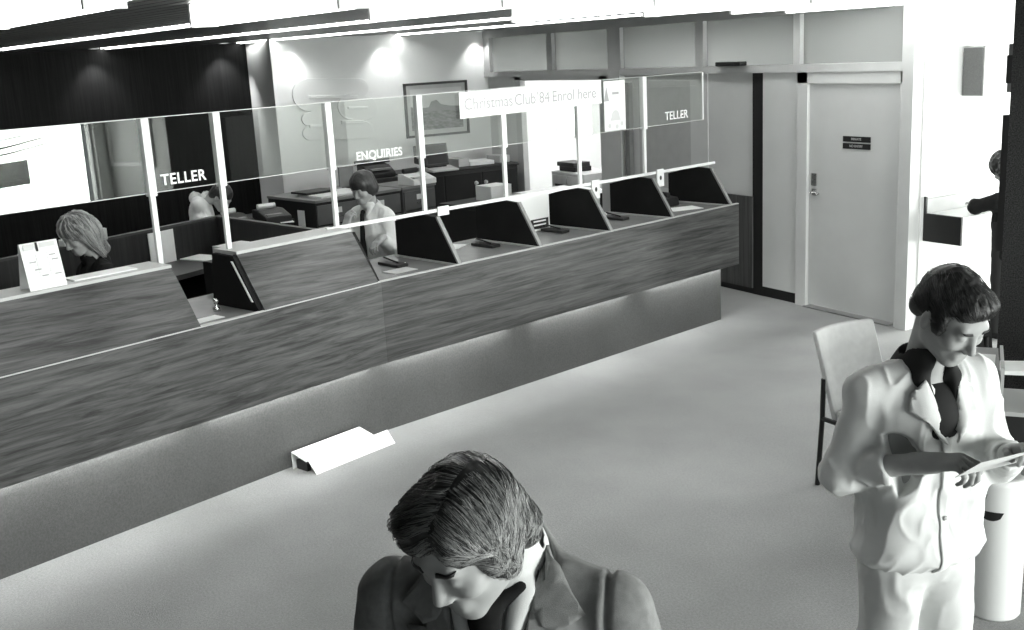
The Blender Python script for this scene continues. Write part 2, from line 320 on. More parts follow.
# sloped timber fronts at the left, with a ledge
def sloped(s0, s1):
    bm = B(); a = [LP(s0, .10, 1.052), LP(s0, .075, 1.052), LP(s0, -.165, 1.365), LP(s0, -.13, 1.375)]
    prism(bm, a, dl*(s1-s0)); obj('sloped_front', bm, 'fascia_wood', ct)
    prism(bm := B(), [LP(s0, -.125, 1.365), LP(s0, -.36, 1.365), LP(s0, -.36, 1.385), LP(s0, -.125, 1.385)], dl*(s1-s0)); obj('ledge', bm, 'edge_light', ct)
sloped(SL, -1.37); sloped(-.93, -.03)
def divider(P, s, d, edge=True):
    prof = [(.085, 1.045), (-.125, 1.36), (-.30, 1.372), (-.60, 1.30), (-.60, 1.045)] if edge else [(.085, 1.045), (-.125, 1.36), (-.34, 1.364), (-.38, 1.045)]
    obj('divider', prism(B(), [P(s-.014, a, z) for a, z in prof], d*.028), 'divider_black', ct)
    if edge:
        e = [(.10, 1.045), (.082, 1.045), (-.128, 1.36), (-.115, 1.367)]
        obj('divider_edge', prism(B(), [P(s-.015, a, z) for a, z in e], d*.03), 'mid_grey', ct)
        obj('divider_foot', prism(B(), [P(s-.03, a, z) for a, z in [(.08, 1.041), (.08, 1.052), (-.62, 1.052), (-.62, 1.041)]], d*.06), 'edge_light', ct)
for s in (.69, 1.48, 2.27, 3.05, 3.86): divider(RP, s, dr)
for s in (-1.39, -.945, -.015): divider(LP, s, dl, False)
obj('edge_strip', prism(B(), [LP(-.965, .02, 1.10), LP(-.965, .035, 1.10), LP(-.965, -.13, 1.33), LP(-.965, -.145, 1.33)], dl*.006), 'white_enamel', ct)
# strip lamps hidden under the fascia
for k, (P, d, s0, s1) in enumerate([(LP, dl, -4.2, -2.9), (LP, dl, -2.75, -1.5), (LP, dl, -1.35, -.1), (RP, dr, .05, 1.15), (RP, dr, 1.45, 2.5), (RP, dr, 2.8, 3.85)]):
    tg = tag(obj('strip_lamp', tube(B(), [P(s0, .042, .535), P(s1, .042, .535)], .013, 8), 'strip_light'), ['strip lamp under the counter front, furthest left', 'strip lamp under the counter front, second from the left', 'strip lamp under the counter front by the floor sign', 'strip lamp under the counter front just right of the seam', 'strip lamp under the counter front, second from the right end', 'strip lamp under the counter front at its right end'][k], 'lamp', 'strip lamps under the counter')

# ------------------------------------------------------------------ glass screen on posts
gs = thing('glass_screen', 'clear glass security screen on slim white posts above the counter', 'screen', (0, 0, 0))
OFF = -.27; GZ0, GZ1 = 1.785, 2.2
posts = [(LP, -2.50), (LP, -1.35), (LP, -.88), (LP, -.03), (RP, .70), (RP, 1.49), (RP, 2.31), (RP, 3.12)]
for P, s in posts:
    d = dl if P is LP else dr; n = nl if P is LP else nr
    p = obj('post', prism(B(), [P(s-.016, OFF-.012, 1.375), P(s+.016, OFF-.012, 1.375), P(s+.016, OFF+.012, 1.375), P(s-.016, OFF+.012, 1.375)], (0, 0, GZ0-1.375)), 'white_enamel', gs, bevel=.003)
    obj('post_clamp', prism(B(), [P(s-.024, OFF-.022, GZ0-.02), P(s+.024, OFF-.022, GZ0-.02), P(s+.024, OFF+.022, GZ0-.02), P(s-.024, OFF+.022, GZ0-.02)], (0, 0, GZ1-GZ0+.02)), 'white_enamel', p, bevel=.003)
ss = [(LP, -4.3, -2.505), (LP, -2.495, -1.36), (LP, -1.34, -.89), (LP, -.87, -.04), (LP, -.02, None), (RP, .71, 1.48), (RP, 1.50, 2.30), (RP, 2.32, 3.11), (RP, 3.13, 3.93)]
for P, a, b_ in ss:
    if b_ is None:
        pts = [LP(a, OFF-.003, GZ0), LP(a, OFF+.003, GZ0), MP(OFF+.003, GZ0), MP(OFF-.003, GZ0)]; obj('glass_pane', prism(B(), pts, (0, 0, GZ1-GZ0)), 'screen_glass', gs)
        pts = [MP(OFF-.003, GZ0), MP(OFF+.003, GZ0), RP(.69, OFF+.003, GZ0), RP(.69, OFF-.003, GZ0)]; obj('glass_pane', prism(B(), pts, (0, 0, GZ1-GZ0)), 'screen_glass', gs)
    else:
        obj('glass_pane', prism(B(), [P(a, OFF-.003, GZ0), P(a, OFF+.003, GZ0), P(b_, OFF+.003, GZ0), P(b_, OFF-.003, GZ0)], (0, 0, GZ1-GZ0)), 'screen_glass', gs)
bm = B()
for z in (GZ0-.004, GZ1):
    prism(bm, [LP(-4.3, OFF-.003, z), LP(-4.3, OFF+.003, z), MP(OFF+.003, z), MP(OFF-.003, z)], (0, 0, .004)); prism(bm, [MP(OFF-.003, z), MP(OFF+.003, z), RP(3.93, OFF+.003, z), RP(3.93, OFF-.003, z)], (0, 0, .004))
obj('polished_edge', bm, 'glass_edge', gs)
obj('end_strip', prism(B(), [RP(3.925, OFF-.01, GZ0), RP(3.925, OFF+.01, GZ0), RP(3.94, OFF+.01, GZ0), RP(3.94, OFF-.01, GZ0)], (0, 0, GZ1-GZ0)), 'white_enamel', gs)
bm = B(); prism(bm, [LP(-.12, OFF-.012, 1.372), LP(-.12, OFF+.012, 1.372), MP(OFF+.012, 1.372), MP(OFF-.012, 1.372)], (0, 0, .022)); prism(bm, [MP(OFF-.012, 1.372), MP(OFF+.012, 1.372), RP(4.1, OFF+.012, 1.372), RP(4.1, OFF-.012, 1.372)], (0, 0, .022))
obj('rail', bm, 'white_enamel', gs)
text('TELLER', 'lettering', .088, frameM(LP(-1.135, OFF+.004, 1.845), dl, (0,0,1)), 'lettering', gs, bold=.0015, spacing=1.08)
text('ENQUIRIES', 'lettering', .08, frameM(RP(.34, OFF+.004, 1.83), dr, (0,0,1)), 'lettering', gs, bold=.0012)
text('TELLER', 'lettering', .10, frameM(RP(3.56, OFF+.004, 1.85), dr, (0,0,1)), 'lettering', gs, bold=.0012)
# banner and poster on the glass
bn = obj('banner', prism(B(), [RP(1.06, OFF+.024, 2.01), RP(1.06, OFF+.026, 2.01), RP(2.57, OFF+.026, 2.02), RP(2.57, OFF+.024, 2.02)], (0, 0, .185)), 'banner_white')
tag(bn, "long white paper banner reading Christmas Club '84 Enrol here behind the glass", 'banner')
for s_, w_ in ((1.345, 'Christmas'), (1.715, 'Club'), (1.91, "'84"), (2.13, 'Enrol'), (2.40, 'here')): text(w_, 'banner_word', .118, frameM(RP(s_, OFF+.0262, 2.105), dr, (0,0,1)), 'print_pale2', bn, ext=.0004)
po = obj('poster', prism(B(), [RP(2.60, OFF+.024, 1.79), RP(2.60, OFF+.026, 1.79), RP(2.86, OFF+.026, 1.79), RP(2.86, OFF+.024, 1.79)], (0, 0, .40)), 'banner_white')
tag(po, 'tall white Christmas poster with small tree and bell at the banner end', 'poster')
def flat(P, pts, off, name, m, par, t=.0006): return obj(name, prism(B(), [P(s, off, z) for s, z in pts], (nr if P is RP else nl)*t), m, par)
flat(RP, [(2.60, 2.03), (2.66, 2.03), (2.63, 2.15)], OFF+.0262, 'printed_tree', 'print_grey', po)
bell = [(2.735+.05*math.cos(t), 1.90+.055*math.sin(t)) for t in np.linspace(0, PI, 9)]+[(2.67, 1.87), (2.80, 1.87)]
flat(RP, bell, OFF+.0262, 'printed_bell', 'print_pale', po); flat(RP, [(2.70, 2.08), (2.78, 2.08), (2.78, 2.10), (2.70, 2.10)], OFF+.0262, 'printed_caption', 'print_grey', po)
for a, z in ((2.66, 1.83), (2.75, 1.82), (2.81, 1.84)): flat(RP, [(a+.02*math.cos(t), z+.02*math.sin(t)) for t in np.linspace(0, 2*PI, 9)[:-1]], OFF+.0262, 'printed_bauble', 'print_pale', po)
# film and swags on the big street window, seen mirrored in the screen
glassmat('window_film', .25, .6); glassmat('net_swag', .15, .6)
tag(obj('window_film_panel', box(3.97, 3.975, 8.9, 10.45, .72, 1.12), 'window_film'), 'grey film panel stuck inside the big street window, mirrored in the screen', 'window film')
for k_, (z0_, w_) in enumerate(((1.33, .04), (1.45, .03), (1.22, .035))):
    up = [(3.95, 8.2+4*t, z0_-.05+.36*t**1.6) for t in np.linspace(0, 1, 16)]; dn = [(a, b, c-w_*(1.1-t)) for (a, b, c), t in zip(up, np.linspace(0, 1, 16))]
    tag(obj('net_swag', prism(B(), up+dn[::-1], (.004, 0, 0)), 'net_swag'), ['middle grey fold of the net swag across the street window', 'upper grey fold of the net swag across the street window', 'lowest grey fold of the net swag across the street window'][k_], 'curtain')
# ------------------------------------------------------------------ wall emblem (two interlocked stroke letters in relief) and picture
em = thing('wall_emblem', 'raised pale emblem of interlocking rounded bands on the back wall', 'emblem', (LX, 0, 0))
def band(pts, w=.05, name='band'):
    bm = B(); n = len(pts)
    P = [Vector((0, y, z)) for y, z in pts]; L_, R_ = [], []
    for i in range(n):
        d = (P[min(i+1, n-1)]-P[max(i-1, 0)]).normalized(); nn = Vector((0, -d.z, d.y)); L_.append(P[i]+nn*w/2); R_.append(P[i]-nn*w/2)
    f0 = [[bm.verts.new(v) for v in (L_[i], L_[i]+Vector((.04, 0, 0)), R_[i]+Vector((.04, 0, 0)), R_[i])] for i in range(n)]
    for i in range(n-1):
        for k in range(4): bm.faces.new((f0[i][k], f0[i][(k+1) % 4], f0[i+1][(k+1) % 4], f0[i+1][k]))
    bm.faces.new(f0[0]); bm.faces.new(f0[-1][::-1])
    obj(name, bm, 'relief_white', em, bevel=.006)
def arcp(cy, cz, r, a0, a1, n=14): return [(cy+r*math.cos(math.radians(a0+(a1-a0)*i/n)), cz+r*math.sin(math.radians(a0+(a1-a0)*i/n))) for i in range(n+1)]
def ey(px): return 4.626+(px-294)*.01322
def ez(px, py): return 2.294-(py-76)*.01227-(px-330)*.0008
def slab(name, pts, x1, m='relief_white'): obj(name, prism(B(), [(0, ey(a), ez(a, b)) for a, b in pts], (x1, 0, 0)), m, em, bevel=.004)
def parc(cx, cy, r, a0, a1, n=10): return [(cx+r*math.cos(math.radians(a0+(a1-a0)*i/n)), cy+r*math.sin(math.radians(a0+(a1-a0)*i/n))) for i in range(n+1)]
slab('outline', parc(309, 95.5, 16.5, 270, 90)+parc(306, 119.5, 6.5, 270, 90)+parc(306, 133.5, 7, 270, 90)+parc(362, 131, 9, 90, -90)+parc(365, 108.5, 12, 90, -60)+parc(360, 88, 9.5, 60, -90), .028)
for nm, pts in (('bar', [(308, 95.5), (357, 95.5), (357, 99), (308, 99)]), ('bar', [(346, 107), (366, 107), (366, 109.5), (346, 109.5)]), ('bar', [(306, 125), (326, 125), (326, 128), (306, 128)]), ('bar', [(338, 121), (361, 121), (361, 124.5), (338, 124.5)])): slab(nm, pts, .05)
band([(ey(a), ez(a, b)) for a, b in [(350, 95)]+parc(349, 107.5, 12.5, 270, 90)+[(350, 120)]], .022, 'curl')
pf = thing('framed_picture', 'framed landscape picture hanging on the pale back wall', 'picture', (LX, 6.575, 1.785))
bm = B(); w, h, t_ = .465, .35, .03
bx(bm, 0, .03, -w, w, h-t_, h); bx(bm, 0, .03, -w, w, -h, -h+t_); bx(bm, 0, .03, -w, -w+t_, -h, h); bx(bm, 0, .03, w-t_, w, -h, h); obj('frame', bm, 'mid_dark', pf)
obj('mount', box(0, .012, -w+t_, w-t_, -h+t_, h-t_), 'light_grey', pf); obj('picture_sky', box(.012, .014, -.38, .38, -.02, .27), 'white_enamel_mid', pf)
obj('picture_ground', box(.012, .0145, -.38, .38, -.26, -.0), 'picture_field', pf)
obj('picture_trees', prism(B(), [(.0146, -.38, -.02), (.0146, -.38, .05), (.0146, -.30, .02), (.0146, -.12, .03), (.0146, -.08, .1), (.0146, .0, .12), (.0146, .06, .06), (.0146, .2, .03), (.0146, .38, .02), (.0146, .38, -.03)], (.001, 0, 0)), 'mid_grey', pf)
# ------------------------------------------------------------------ things behind the counter
def cabinet(loc, rz, w, d, h, cols, rows, label, mt='cabinet_grey', side=None):
    t = thing('filing_cabinet', label, 'cabinet', loc, rz)   # front faces +x, width along +y
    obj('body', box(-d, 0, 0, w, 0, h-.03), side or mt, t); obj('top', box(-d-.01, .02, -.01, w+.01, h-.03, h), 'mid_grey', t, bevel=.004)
    cw = w/cols; rh = (h-.1)/rows
    for c in range(cols):
        for r in range(rows):
            dr_ = obj('drawer', box(0, .018, c*cw+.012, (c+1)*cw-.012, .05+r*rh+.01, .05+(r+1)*rh-.01), mt, t, bevel=.003)
            yc = (c+.5)*cw; zc = .05+(r+.62)*rh
            obj('label_holder', box(.018, .024, yc-.05, yc+.04, zc-.025, zc+.035), 'paper', dr_); obj('handle', box(.018, .035, yc-.05, yc+.05, zc-.07, zc-.055), 'chrome', dr_)
    return t
ca = math.radians(13)
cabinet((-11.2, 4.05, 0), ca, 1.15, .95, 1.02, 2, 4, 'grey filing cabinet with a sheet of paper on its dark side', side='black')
cabinet((-11.5, 5.22, 0), ca, .48, .6, 1.02, 1, 4, 'grey filing cabinet with a small white machine on top')
Mc = Matrix.Translation((-11.2, 4.05, 0)) @ Matrix.Rotation(ca, 4, 'Z')
tag(obj('paper_sheet', box(-.34, -.2, -.014, -.012, .62, .9, Mc), 'paper'), 'white sheet of paper stuck to the side of the filing cabinet', 'paper')
tag(obj('ledger_book', box(-.5, -.05, .12, .75, 1.021, 1.045, Mc), 'paper', bevel=.004), 'pale open ledger lying on the left filing cabinet', 'book')
tag(obj('ledger_book', box(-.62, -.3, .0+.1, .5, 1.046, 1.07, Mc), 'black', bevel=.004), 'black ledger lying across the pale one on the left filing cabinet', 'book')
t = thing('desk_calculator', 'white desk calculator with black end on the right hand filing cabinet', 'calculator', (-11.78, 5.30, 1.021), ca)
obj('body', prism(B(), [(0, 0, 0), (.3, 0, 0), (.3, 0, .06), (.1, 0, .12), (0, 0, .12)], (0, .34, 0)), 'white_enamel', t, bevel=.008); obj('keypad', box(.14, .28, .03, .2, .075, .09), 'light_grey', t); obj('paper_roll', tube(B(), [(.05, .05, .15), (.05, .25, .15)], .03, 12), 'black', t)
# desk telephone rest / lamp arm left of centre, tray stack
t = thing('paper_spike', 'small upright stand on the left filing cabinet behind the white post', 'stand', (-12.0, 4.75, 1.021), 0)
obj('base', lathe(B(), [(0, 0), (.06, 0), (.06, .015), (0, .02)], 16), 'black', t); obj('upright', box(-.015, .015, -.09, .09, .02, .25), 'mid_grey', t)
# long black sideboard with machines
sb = thing('sideboard', 'long black sideboard with two round white knobs below the picture', 'sideboard', (-12.3, 5.62, 0))
obj('body', box(-.55, 0, 0, 1.62, .04, 1.04), 'black', sb, bevel=.006); obj('top', box(-.58, .02, -.02, 1.64, 1.04, 1.075), 'black', sb, bevel=.01)
for a in (0, .54, 1.08):
    dd = obj('door', box(0, .016, a+.015, a+.525, .08, 1.0), 'soft_black', sb)
for a in (.99, 1.13): obj('knob', lathe(B(), [(0, 0), (.026, 0), (.02, .03), (0, .035)], 12), 'light_grey', sb).matrix_local = Matrix.Translation((.016, a, .87)) @ Matrix.Rotation(PI/2, 4, 'Y')
t = thing('computer_terminal', 'dark boxy terminal screen standing on the black sideboard', 'terminal', (-12.35, 5.93, 1.076), 0)
obj('stand', box(-.16, .06, .03, .28, 0, .06), 'black', t); obj('case', prism(B(), [(.05, 0, .06), (.0, 0, .33), (-.3, 0, .30), (-.3, 0, .08)], (0, .33, 0)), 'mid_dark', t, bevel=.012)
obj('screen', prism(B(), [(.0515, .03, .09), (.008, .03, .30), (.012, .03, .305), (.056, .03, .09)], (0, .27, 0)), 'black', t)
obj('keyboard', prism(B(), [(.1, .0, 0), (.34, .0, 0), (.34, .0, .02), (.1, .0, .05)], (0, .36, 0)), 'light_grey', t, bevel=.004).location = (-.1, 0, 0)
t = thing('typewriter', 'black typewriter on the stand between cabinet and sideboard', 'typewriter', (-12.72, 5.18, 1.076-.02), 0)
obj('body', prism(B(), [(0, 0, 0), (.38, 0, 0), (.38, 0, .06), (.2, 0, .14), (0, 0, .16)], (0, .36, 0)), 'black', t, bevel=.015); obj('platen', tube(B(), [(.08, -.05, .18), (.08, .41, .18)], .028, 12), 'soft_black', t); obj('keys', box(.24, .36, .05, .31, .09, .11), 'mid_grey', t)
t = thing('machine_stand', 'small black stand carrying the typewriter', 'stand', (-12.75, 5.12, 0))
obj('top', box(0, .5, 0, .47, 1.0, 1.055), 'mid_dark', t)
for x, y in ((.02, .02), (.44, .02), (.02, .41), (.44, .41)): obj('leg', box(x, x+.04, y, y+.04, 0, 1.0), 'black', t)
for k, (y, w, hh, rz, mt, lb) in enumerate([(6.42, .16, .10, .1, 'speaker_side', 'grey wire paper basket on the sideboard right of the terminal'), (6.62, .34, .05, -.1, 'paper', 'stack of loose white papers on the sideboard'), (7.02, .16, .09, .1, 'light_grey', 'pale grey box file lying at the right of the sideboard papers')]):
    o = obj('paper_basket' if k == 0 else 'paper_stack' if k == 1 else 'box_file', box(-.1, .2, 0, w, 0, hh), mt, bevel=.004); o.location = (-12.6, y, 1.077); o.rotation_euler = (0, 0, rz); tag(o, lb, 'papers' if k else 'basket')
# office cupboard seen through the doorway
t = thing('office_cupboard', 'pale grey drawer cupboard seen through the open doorway', 'cupboard', (-12.05, 8.1, 0))
obj('body', box(0, .75, -.5, 0, 0, .94), 'light_grey', t, bevel=.005); 
for a in (.04, .39): dd = obj('drawer', box(a, a+.32, -.515, -.5, .70, .9), 'light_grey', t, bevel=.004); obj('handle', box(a+.08, a+.26, -.53, -.515, .76, .79), 'black', dd)
obj('door', box(.04, .71, -.512, -.5, .05, .67), 'light_grey', t, bevel=.004)
o = obj('box_file', box(0, .36, -.26, 0, 0, .06), 'black', bevel=.006); o.location = (-12.0, 7.95, .941); tag(o, 'black box file on the office cupboard, lower of two', 'box file', 'black box files')
o2 = obj('box_file', box(0, .38, -.26, 0, 0, .055), 'black', bevel=.006); o2.location = (-12.02, 7.93, 1.002); tag(o2, 'black box file on the office cupboard, upper of two', 'box file', 'black box files')
# desk with white papers in the lobby of the doorway
t = thing('office_desk', 'white topped desk behind the counter strewn with papers', 'desk', (-11.45, 6.5, 0), math.radians(10))
obj('top', box(0, .8, 0, 1.0, .76, .80), 'white_enamel', t, bevel=.004)
for x, y in ((.03, .03), (.73, .03), (.03, .93), (.73, .93)): obj('leg', box(x, x+.04, y, y+.04, 0, .76), 'black', t)
for k, (x, y, a) in enumerate([(.1, .15, .3), (.42, .5, -.2), (.15, .65, .1)]):
    o = obj('paper_sheet', box(0, .3, 0, .21, 0, .004), 'paper'); o.matrix_world = Matrix.Translation((-11.45, 6.5, .801)) @ Matrix.Rotation(math.radians(10), 4, 'Z') @ Matrix.Translation((x, y, 0)) @ Matrix.Rotation(a, 4, 'Z'); tag(o, ['paper sheet at the near left of the white topped desk', 'paper sheet at the middle right of the white topped desk', 'paper sheet at the back of the white topped desk'][k], 'paper', 'papers on the white desk')
# low black desk with white box near the sideboard
t = thing('machine_desk', 'low black desk in front of the sideboard carrying a white carton', 'desk', (-10.6, 5.3, 0), math.radians(12))
obj('top', box(-.1, .55, 0, 1.0, .86, .9), 'black', t, bevel=.004); obj('side_panel', box(-.1, .55, 0, .03, 0, .86), 'black', t); obj('side_panel', box(-.1, .55, .97, 1.0, 0, .86), 'black', t); obj('modesty_panel', box(.5, .53, .03, .97, .1, .86), 'soft_black', t)
o = obj('carton', box(0, .26, 0, .30, 0, .16), 'paper', bevel=.004); o.location = (-10.58, 5.68, .901); o.rotation_euler = (0, 0, .2); tag(o, 'white carton on the low black desk, left of the second clear post', 'box')
# black desk screens that wall in the left tellers
sc = thing('teller_screen', 'low dark timber screen enclosing the left teller place', 'screen', (0, 0, 0))
def wall2(a, b_, z0, z1, th, name, m, par):
    a = Vector(a); b_ = Vector(b_); d = (b_-a).normalized(); n = Vector((d.y, -d.x, 0))*th/2
    return obj(name, prism(B(), [a-n+Vector((0,0,z0)), a+n+Vector((0,0,z0)), b_+n+Vector((0,0,z0)), b_-n+Vector((0,0,z0))], (0, 0, z1-z0)), m, par)
wall2((-9.56, 2.55, 0), (-7.95, -.55, 0), 0, 1.18, .04, 'long_panel', 'screen_wood', sc); wall2((-9.56, 2.55, 0), (-7.92, 2.94, 0), 0, 1.18, .04, 'return_panel', 'screen_wood', sc)
wall2((-9.56, 2.55, 0), (-7.95, -.55, 0), 1.18, 1.20, .055, 'capping', 'mid_dark', sc); wall2((-9.56, 2.55, 0), (-7.92, 2.94, 0), 1.18, 1.20, .055, 'capping', 'mid_dark', sc)
t = thing('teller_desk', 'dark teller desk inside the timber screen', 'desk', (-9.35, 2.42, 0), math.radians(-152))
obj('top', box(-.0, 1.2, -.05, .55, .86, .9), 'mid_dark', t); obj('pedestal', box(.0, .4, 0, .5, 0, .86), 'black', t); obj('pedestal', box(.9, 1.2, 0, .5, 0, .86), 'black', t)
t.location = (-9.45, 2.35, 0); t.rotation_euler = (0, 0, math.radians(-60))
o = obj('paper_sheet', box(-.16, .16, -.11, .11, 0, .01), 'paper'); o.location = (-9.2, 2.3, .901); o.rotation_euler = (0, 0, .5); tag(o, 'white form lying on the dark desk behind the second white post', 'paper')
o = obj('notice_card', box(-.004, .004, -.13, .13, 0, .30), 'paper'); o.location = (-9.222, 1.98, .87); o.rotation_euler = (0, 0, math.radians(27.4)); tag(o, 'blank white notice card fixed to the dark screen behind the first post', 'card')
o = obj('card_box', box(0, .12, 0, .2, 0, .09), 'light_grey', bevel=.004); o.location = (-8.93, 1.28, 1.201); o.rotation_euler = (0, 0, .45); tag(o, 'pale card index box on the dark screen capping beside the fair haired teller', 'box')
o = obj('card_box', box(0, .07, 0, .08, 0, .05), 'paper', bevel=.004); o.location = (-8.85, 1.14, 1.201); o.rotation_euler = (0, 0, .45); tag(o, 'tiny white box beside the pale card index box', 'box')
# black office machines on a table left of the cabinets
t = thing('machine_table', 'dark table with black office machines in front of the emblem wall', 'table', (-11.6, 2.9, 0), ca)
obj('top', box(-.5, .35, 0, .95, .78, .82), 'black', t)
for x, y in ((-.48, .02), (.3, .02), (-.48, .88), (.3, .88)): obj('leg', box(x, x+.05, y, y+.05, 0, .78), 'black', t)
for k, (x, y, w, d, h_, rz, lb) in enumerate([(-11.75, 3.12, .34, .26, .10, .3, 'black adding machine at the left end of the machine table'), (-11.62, 3.48, .36, .30, .13, .1, 'black cash box machine at the right end of the machine table')]):
    t = thing('adding_machine', lb, 'machine', (x, y, .821), rz); obj('body', prism(B(), [(0, 0, 0), (w, 0, 0), (w, 0, h_*.5), (w*.4, 0, h_), (0, 0, h_)], (0, d, 0)), 'black', t, bevel=.01)
    obj('keypad', box(w*.5, w*.95, .03, d*.7, h_*.5, h_*.72), 'mid_grey', t); obj('paper_roll', tube(B(), [(.05, .05, h_+.025), (.05, d-.05, h_+.025)], .03, 12), 'white_enamel', t)
for k, (x, y, rz, lb) in enumerate([(-11.35, 3.2, .5, 'loose white sheet at the front left of the machine table'), (-11.30, 3.75, -.2, 'loose white sheet at the front right of the machine table')]):
    o = obj('paper_sheet', box(-.1, .1, -.07, .07, 0, .004), 'paper'); o.location = (x, y, .821); o.rotation_euler = (0, 0, rz); tag(o, lb, 'paper', 'sheets on the machine table')
o = obj('cash_box', box(-.1, .12, -.12, .12, 0, .09), 'light_grey', bevel=.005); o.location = LP(-.42, -.87, 1.2)+Vector((0, 0, .002)); o.rotation_euler = (0, 0, .35)
tag(o, 'small pale box standing behind the ledge of the right hand sloped front', 'box')
t = thing('box_shelf', 'narrow dark shelf unit behind the sloped front carrying the pale box', 'shelf', LP(-.42, -.87, 0), .35); obj('body', box(-.11, .13, -.2, .2, 0, 1.2), 'black', t)
# ------------------------------------------------------------------ things on the counter
st = thing('a_frame_card', 'white printed A-frame card standing on the ledge at far left', 'card', LP(-2.08, -.20, 1.386))
wM = frameM((0, 0, 0), dl, (0, 0, 1))   # x along counter, y up, z towards the hall
def card(sgn, name):
    bm = B(); w = .10; Hh = .24; pts = [(-w, 0, .055*sgn), (w, 0, .055*sgn), (w, Hh, .004*sgn), (-w, Hh, .004*sgn)]
    prism(bm, [wM @ Vector(p) for p in pts], wM.to_3x3() @ Vector((0, 0, .002*sgn))); return obj(name, bm, 'paper', st)
cf = card(-1 if wM.to_3x3() @ Vector((0, 0, 1)) @ nl < 0 else 1, 'front_leaf'); sg = -1 if wM.to_3x3() @ Vector((0, 0, 1)) @ nl < 0 else 1
card(-sg, 'back_leaf')
def cardmark(u0, u1, v0, v1, m, name):
    f = lambda u, v: wM @ Vector((u, v, (.055-.051*v/.26+.0022)*sg)); prism(bm := B(), [f(u0, v0), f(u1, v0), f(u1, v1), f(u0, v1)], nl*.0006); obj(name, bm, m, cf)
cardmark(-.085, -.03, .205, .235, 'print_pale', 'printed_crest'); cardmark(-.02, -.008, .195, .24, 'ink', 'printed_mark'); cardmark(.0, .085, .21, .235, 'print_pale', 'printed_heading')
for v in (.19, .155, .125, .085, .05): cardmark(-.085, .085, v, v+.0022, 'print_pale', 'printed_rule')
for u in (-.03, .03): cardmark(u, u+.002, .05, .19, 'print_pale', 'printed_rule')
for u, v in ((-.07, .14), (.04, .165), (.05, .14), (-.05, .1), (.05, .065), (-.02, .065)): cardmark(u, u+.035, v, v+.006, 'print_grey', 'printed_line')
o = obj('paper_stack', prism(B(), [LP(-1.92, -.18, 1.386), LP(-1.92, -.30, 1.386), LP(-1.55, -.30, 1.386), LP(-1.55, -.18, 1.386)], (0, 0, .008)), 'paper'); tag(o, 'flat white paper slips lying along the ledge beside the A-frame card', 'papers')
o = obj('notice_card', prism(B(), [LP(-2.50, -.2, 1.386), LP(-2.32, -.2, 1.386), LP(-2.34, -.215, 1.47), LP(-2.48, -.215, 1.47)], nl*-.003), 'paper'); tag(o, 'corner of a white card at the left edge of the ledge', 'card')
def flatpaper(c, d, n, w, l, z, label, cat='paper', name='paper_sheet', m='paper', t=.003, grp=None):
    o = obj(name, box(-l/2, l/2, -w/2, w/2, 0, t), m); o.matrix_world = Matrix.Translation((c[0], c[1], z)) @ Matrix.Rotation(math.atan2(d[1], d[0]), 4, 'Z'); return tag(o, label, cat, grp)
flatpaper(LP(-1.22, -.06, 0), dl, nl, .10, .17, 1.0415, 'white deposit slip on the counter between the two sloped fronts')
flatpaper(RP(3.52, -.18, 0), (dr+nr*.4), nr, .2, .3, 1.0415, 'white sheet on the counter before the last divider')
flatpaper(RP(1.16, -.53, 0), (dr-nr*.5), nr, .16, .2, 1.0415, 'white crumpled form on the counter between the first two black dividers')
flatpaper(RP(.33, -.12, 0), dr, nr, .14, .2, 1.0415, 'pale painted reflection near the front of the counter beside the first divider', m='light_grey')  # thin pale sheet standing in for a bright reflection on the counter top
def pen_tray(P, d, n, s, off, label):
    c = P(s, off, 1.0415); t = thing('pen_stand', label, 'pen stand', c, math.atan2(d.y, d.x))
    obj('base', box(-.045, .045, -.12, .12, 0, .022), 'black', t, bevel=.006); obj('pen', tube(B(), [(0, -.06, .028), (.0, .10, .05)], .006, 6), 'black', t)
    obj('chain', tube(B(), [(.04, .1, .015), (.08, .04, .006), (.09, -.05, .006)], .004, 5), 'chrome', t)
for k, s in enumerate((.42, 1.3, 2.05, 2.78)): pen_tray(RP, dr, nr, s, -.32, ['black pen stand beside the tie wearing clerk', 'black pen stand between the first and second dividers', 'black pen stand between the second and third dividers', 'black pen stand between the third and fourth dividers'][k])
t = thing('date_stamp', 'small round metal stamp by the end of the timber front', 'stamp', LP(-.97-.09, -.20, 1.0415)); obj('base', lathe(B(), [(0, 0), (.022, 0), (.022, .02), (.008, .028), (.008, .05), (.018, .058), (.016, .075), (0, .08)], 16), 'chrome', t, smooth=True)
# white box with a black label, standing between second and third dividers
t = thing('form_dispenser', 'white box with a black and white printed label between the dividers', 'box', RP(1.90, -.56, 1.0415), math.atan2(dr.y, dr.x))
obj('body', box(-.24, .24, -.10, .06, 0, .30), 'white_enamel', t, bevel=.006)
lb = obj('label_plate', box(.02, .22, -.102, -.10, .02, .10), 'black', t)
for z in (.075, .045): obj('printed_line', box(.05, .19, -.1035, -.102, z, z+.012), 'paper', lb)
# little cards hung on the rail beside posts
for k, (s, w, z0, z1, lb) in enumerate([(.85, .10, 1.345, 1.41, 'small white card box clipped to the rail beside the first rail post'), (2.47, .09, 1.26, 1.41, 'white ticket card clipped to the rail between third and fourth dividers'), (3.30, .09, 1.26, 1.41, 'white ticket card clipped to the rail before the last divider')]):
    o = obj('rail_card', prism(B(), [RP(s-w/2, OFF+.014, z0), RP(s+w/2, OFF+.014, z0), RP(s+w/2, OFF+.014, z1), RP(s-w/2, OFF+.014, z1)], nr*.012), 'banner_white'); tag(o, lb, 'card')
    if k: flat(RP, [(s+.014*math.cos(a), (z0+z1)/2+.02*math.sin(a)) for a in np.linspace(0, 2*PI, 13)[:-1]], OFF+.0262, 'printed_digit', 'ink', o)
t = thing('desk_telephone', 'black telephone tucked behind the last divider', 'telephone', RP(3.62, -.45, 1.0415), .3)
